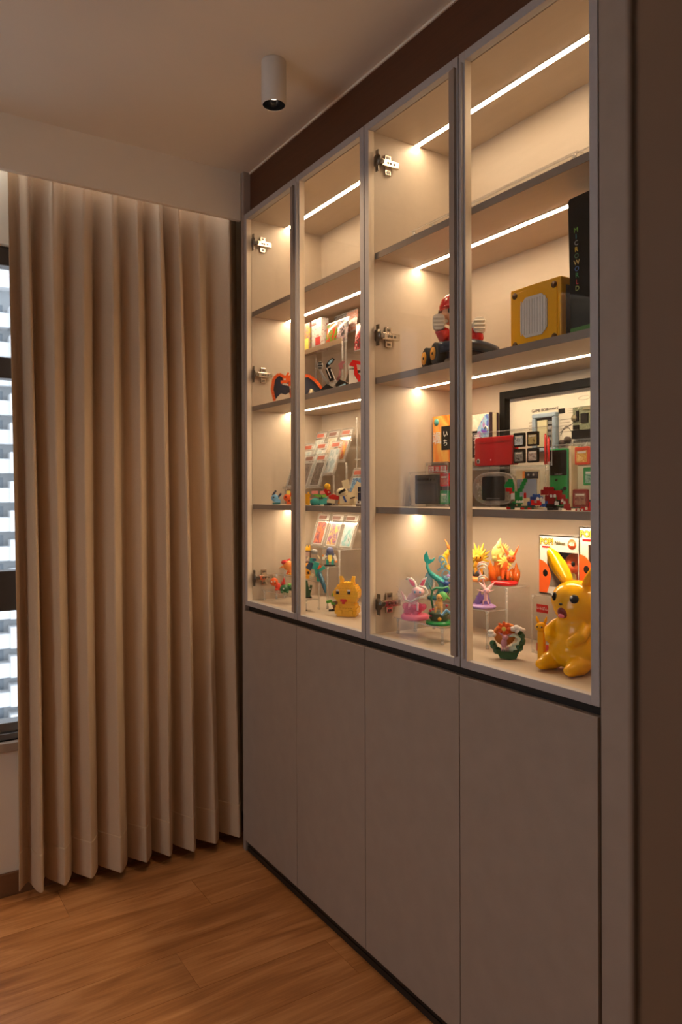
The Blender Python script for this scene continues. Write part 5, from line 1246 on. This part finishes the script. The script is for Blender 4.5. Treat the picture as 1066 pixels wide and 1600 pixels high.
mini('navy_brick_toy', 'navy and white brick toy half hidden by the door stile', 1.275, 1.862, Z2, [
    ('body', NAVY, [('b', (0, 0, 14), (10, 7, 14)), ('b', (-2, 0, 26), (6, 5, 8))]), ('chest', WHITEP, [('b', (0, -1, 4), (16, 8, 8))]), ('foot', BROWN, [('b', (-2, -2, 1.4), (12, 6, 2.8)), ('b', (-4, -4.6, 6), (3, 1, 3))])])

# ------------------------------------------------------------------ first unit, bottom board
BT = 'small toys on the clear riser by the curtain'
mini('red_round_toy', 'round red orange toy with big head, leftmost on the clear riser', 1.284, 2.440, .9902, [
    ('head', ORG, [('e', (-3, -1, 14), (6.4, 6, 6.6))]), ('body', mat('vermilion plastic', S(226, 66, 40), .3), [('e', (3, 0, 7), (4.4, 4, 6)), ('e', (1, -3, 2), (3, 3.4, 1.8)), ('e', (6, -3, 2), (2.6, 3, 1.8))]), ('eye', WHITEP, [('e', (-2, -6.8, 15.5), (1.2, .6, 1.5)), ('e', (-6.6, -5.6, 14.5), (1, .7, 1.4))]), ('pupil', BLACKP, [('e', (-1, -6.6, 13), (1, .5, 1.2))])], BT)
mini('green_round_toy', 'dark green toy with red flame tail beside the round red one', 1.284, 2.366, .9902, [
    ('body', mat('bottle green plastic', S(22, 104, 60), .28, var=.15), [('e', (-1, 0, 6.4), (8, 6.4, 6.4)), ('e', (8, 0, 8), (5, 5, 5)), ('e', (-5, -5, 2), (2.6, 2.6, 2)), ('e', (3, -5, 2), (2.6, 2.6, 2))]), ('leaf', LGRN, [('s', (4, 0, 12), (12, 0, 14), 3)]), ('flame', RED, [('s', (-3, 3, 11), (-2, 3, 24), 3.4), ('s', (-5, 3, 12), (-6, 3, 18), 2)]), ('eye', WHITEP, [('e', (-3, -6.4, 7.4), (1.3, .6, 1.3))])], BT)
mini('orange_fish_toy', 'orange and red finned toy on the second step by the stile', 1.318, 2.417, 1.0482, [
    ('body', ORGL, [('e', (2, 0, 15), (8, 6, 8)), ('e', (6, 0, 8), (5, 4, 7)), ('s', (-5, 0, 14), (-12, 0, 11), 2)]), ('red_back', RED, [('e', (-3, 1, 20), (6, 5, 4)), ('s', (-2, 1, 20), (6, 1, 26), 3)]), ('fin', ORG, [('b', (3, -2, 8), (3, 2, 14), (0, 25, 0)), ('s', (5, 0, 15), (7, 0, 21), 2.4)]), ('foot', AMBER, [('e', (6, -2, 1.8), (4, 3, 1.4))])], BT)
mini('tower_brick_toy', 'brown brick tower toy with yellow crown behind the amber toy', 1.368, 2.352, 1.0982, [
    ('frame', BROWN, [('b', (-5, 0, 9), (2, 7, 18)), ('b', (5, 0, 9), (2, 7, 18)), ('b', (0, 0, 1), (12, 8, 2)), ('b', (0, 0, 18), (12, 8, 2))]), ('core', mat('rosy grey brick', S(190, 160, 150), .4), [('b', (0, 0, 13), (7, 6, 6)), ('b', (0, 0, 5), (7, 6, 6))]), ('crown', YELB, [('b', (0, 0, 21), (10, 6, 4)), ('s', (-4, 0, 22), (-4, 0, 28), 2), ('s', (4, 0, 22), (4, 0, 28), 2), ('s', (0, 0, 22), (0, 0, 27), 2)])], BT)
mini('amber_brick_toy', 'amber brick toy with black spots on the second step', 1.326, 2.290, 1.0482, [
    ('body', AMBER, [('k', -6, 0, 2, 3, 6), ('e', (1, 0, 12), (7, 5, 8)), ('e', (3, -1, 20), (5, 4.4, 4))]), ('spots', BLACKP, [('b', (4, -5.2, 20), (4, 1, 2.4), (0, 20, 0)), ('b', (4, -5.4, 9), (3, 1, 4), (0, -20, 0))])], BT)
mini('green_cactus_toy', 'tall dark green brick toy on black base, lowest step', 1.284, 2.212, .9902, [
    ('base', BLACKP, [('b', (1, 0, 1), (14, 10, 2))]), ('body', DGRN, [('b', (1, 0, 9), (10, 7, 15)), ('b', (-1, 0, 21), (7, 6, 12), (0, -12, 0)), ('b', (6, 0, 14), (4, 5, 12), (0, 12, 0)), ('c', (-3, 0, 26), (-3, 0, 30), 2)]), ('white_patch', WHITEP, [('b', (5, -3.8, 14), (3, 1, 1.6)), ('b', (-6, -2, 20), (1.4, 2, 4))])], BT)
mini('blue_dragon_toy', 'teal blue brick dragon with long hanging tail', 1.312, 2.188, 1.0482, [
    ('body', TEAL, [('b', (-2, 0, 24), (9, 7, 12), (0, 18, 0)), ('b', (1, 0, 14), (8, 7, 12), (0, -10, 0)), ('b', (-7, -1, 33), (8, 7, 7)), ('b', (8, -2, 20), (10, 5, 5), (0, -28, 0)), ('b', (3, 0, 4), (7, 6, 8))]),
    ('dark_wing', mat('steel blue plastic', S(54, 88, 124), .3), [('b', (-11, 1, 24), (9, 4, 12), (0, 30, 0)), ('b', (-4, -4, 34), (6, 2, 4))]), ('tail', mat('petrol blue plastic', S(30, 92, 120), .3), [('t', [(4, -3, 12), (5, -14, 10), (8, -24, 4), (11, -26, -6), (13, -26, -15)], [4, 4, 3.6, 3, 1.4])]), ('grey_cap', GREYP, [('b', (-4, 2, 44), (9, 6, 4)), ('e', (-4, 2, 46), (6, 4, 4))]), ('orange_plate', ORG, [('b', (4, -3, 22), (4, 3, 7), (0, 30, 0))]), ('claw', CREAM, [('b', (-7, -3, 10), (5, 4, 4), (0, 30, 0)), ('b', (-14, -1, 36), (2, 2, 6), (0, 30, 0)), ('b', (3, -1, 38), (2, 2, 6), (0, -30, 0))])], BT)
mini('shell_brick_toy', 'blue capped brick toy with white arms on black disc', 1.368, 2.192, 1.0982, [
    ('base', BLACKP, [('c', (0, 0, 0), (0, 0, 2), 9)]), ('leg', TEAL, [('b', (-4, 0, 6), (4, 5, 8)), ('b', (4, 0, 6), (4, 5, 8))]), ('chest', LEMON, [('b', (0, -1, 13), (6, 6, 8)), ('b', (0, -1.4, 9), (4, 6, 4))]), ('arm', WHITEP, [('b', (-8, 0, 15), (6, 5, 4), (0, -30, 0)), ('b', (8, 0, 13), (4, 5, 10), (0, -22, 0)), ('b', (-10, -1, 12), (4, 4, 4))]), ('glove', ORGL, [('b', (10, -1, 7), (3, 4, 3)), ('b', (-11, -1, 16), (3, 3, 3))]), ('cap', mat('slate blue plastic', S(90, 100, 140), .35), [('e', (0, 0, 23), (6, 5, 7)), ('b', (0, 0, 18), (14, 6, 4))])], BT)
# potted plant of bricks
mini('brick_plant', 'brown and green brick plant on black plate beside the yellow brick animal', 1.345, 2.128, Z1, [
    ('base', BLACKP, [('b', (1, 0, 1), (20, 12, 2)), ('b', (-2, -3, 2.6), (4, 4, 1.2))]), ('trunk', BROWN, [('b', (2, 0, 9), (10, 8, 12), (0, -15, 0)), ('b', (6, 0, 17), (6, 6, 6)), ('b', (4, 0, 22), (2, 3, 5))]), ('leaf', mat('brick leaf green', S(70, 140, 50), .35), [('b', (-8, -1, 15), (9, 6, 4), (0, -10, 0)), ('b', (-2, -2, 12), (6, 5, 3)), ('b', (1, 0, 25), (9, 6, 5), (0, 10, 0)), ('b', (7, 0, 27), (6, 5, 3))])], 'brick models on the bottom board')
t, B = fig('yellow_brick_animal', 'big yellow brick built animal with round studded head', 'brick model', 1.326, 2.016, Z1, 'brick models on the bottom board', turn=-14)
u = 4.4
def layer_shape(b, prof, z0, hh, cy=0):
    for j, (nx, ny) in enumerate(prof):
        for i in range(nx):
            for k in range(ny):
                if i in (0, nx-1) or k in (0, ny-1) or j == len(prof)-1:
                    b.ob(((i - (nx-1)/2)*u, cy + (k - (ny-1)/2)*u, z0 + (j + .5)*hh), (u*.95, u*.95, hh*.93))
                    nxt = prof[j+1] if j + 1 < len(prof) else (0, 0)
                    if abs(i - (nx-1)/2) >= nxt[0]/2 - .1 or abs(k - (ny-1)/2) >= nxt[1]/2 - .1:
                        x_, y_ = (i - (nx-1)/2)*u, cy + (k - (ny-1)/2)*u
                        b.cyl((x_, y_, z0 + (j+.96)*hh), (x_, y_, z0 + (j+1.18)*hh), u*.3, n=7)
b = B(); layer_shape(b, [(7, 5), (8, 6), (8, 6), (7, 5), (6, 5)], 0, 4.6); b.build('body', YELB, t)
b = B(); layer_shape(b, [(7, 5), (8, 7), (9, 7), (9, 7), (8, 6), (7, 5), (5, 4)], 23, 4.2); b.build('head', YELB, t)
for s in (-1, 1):
    b = B(); b.ob((s*9, 0, 55), (6, 5, 7)); b.ob((s*10, 0, 60), (5, 4.4, 4)); b.build('ear', YELB, t)
    b = B(); b.ob((s*8.6, -12, 8), (6, 8, 6)); b.ob((s*13, -10, 16), (5, 8, 5)); b.build('limb', YELB, t)
    b = B(); b.ob((s*9 - 3, -15.8, 38), (4.4, 1.4, 4.4), m=0); b.ob((s*9 - 3, -15.9, 41.4), (4.4, 1.4, 2.4), m=1); b.build('eye', [BLACKP, WHITEP], t)
b = B(); b.ob((-3, -14.6, 26), (9, 4, 4)); b.ob((-3, -14.8, 22.4), (4, 3, 4)); b.build('red_scarf', RED, t)
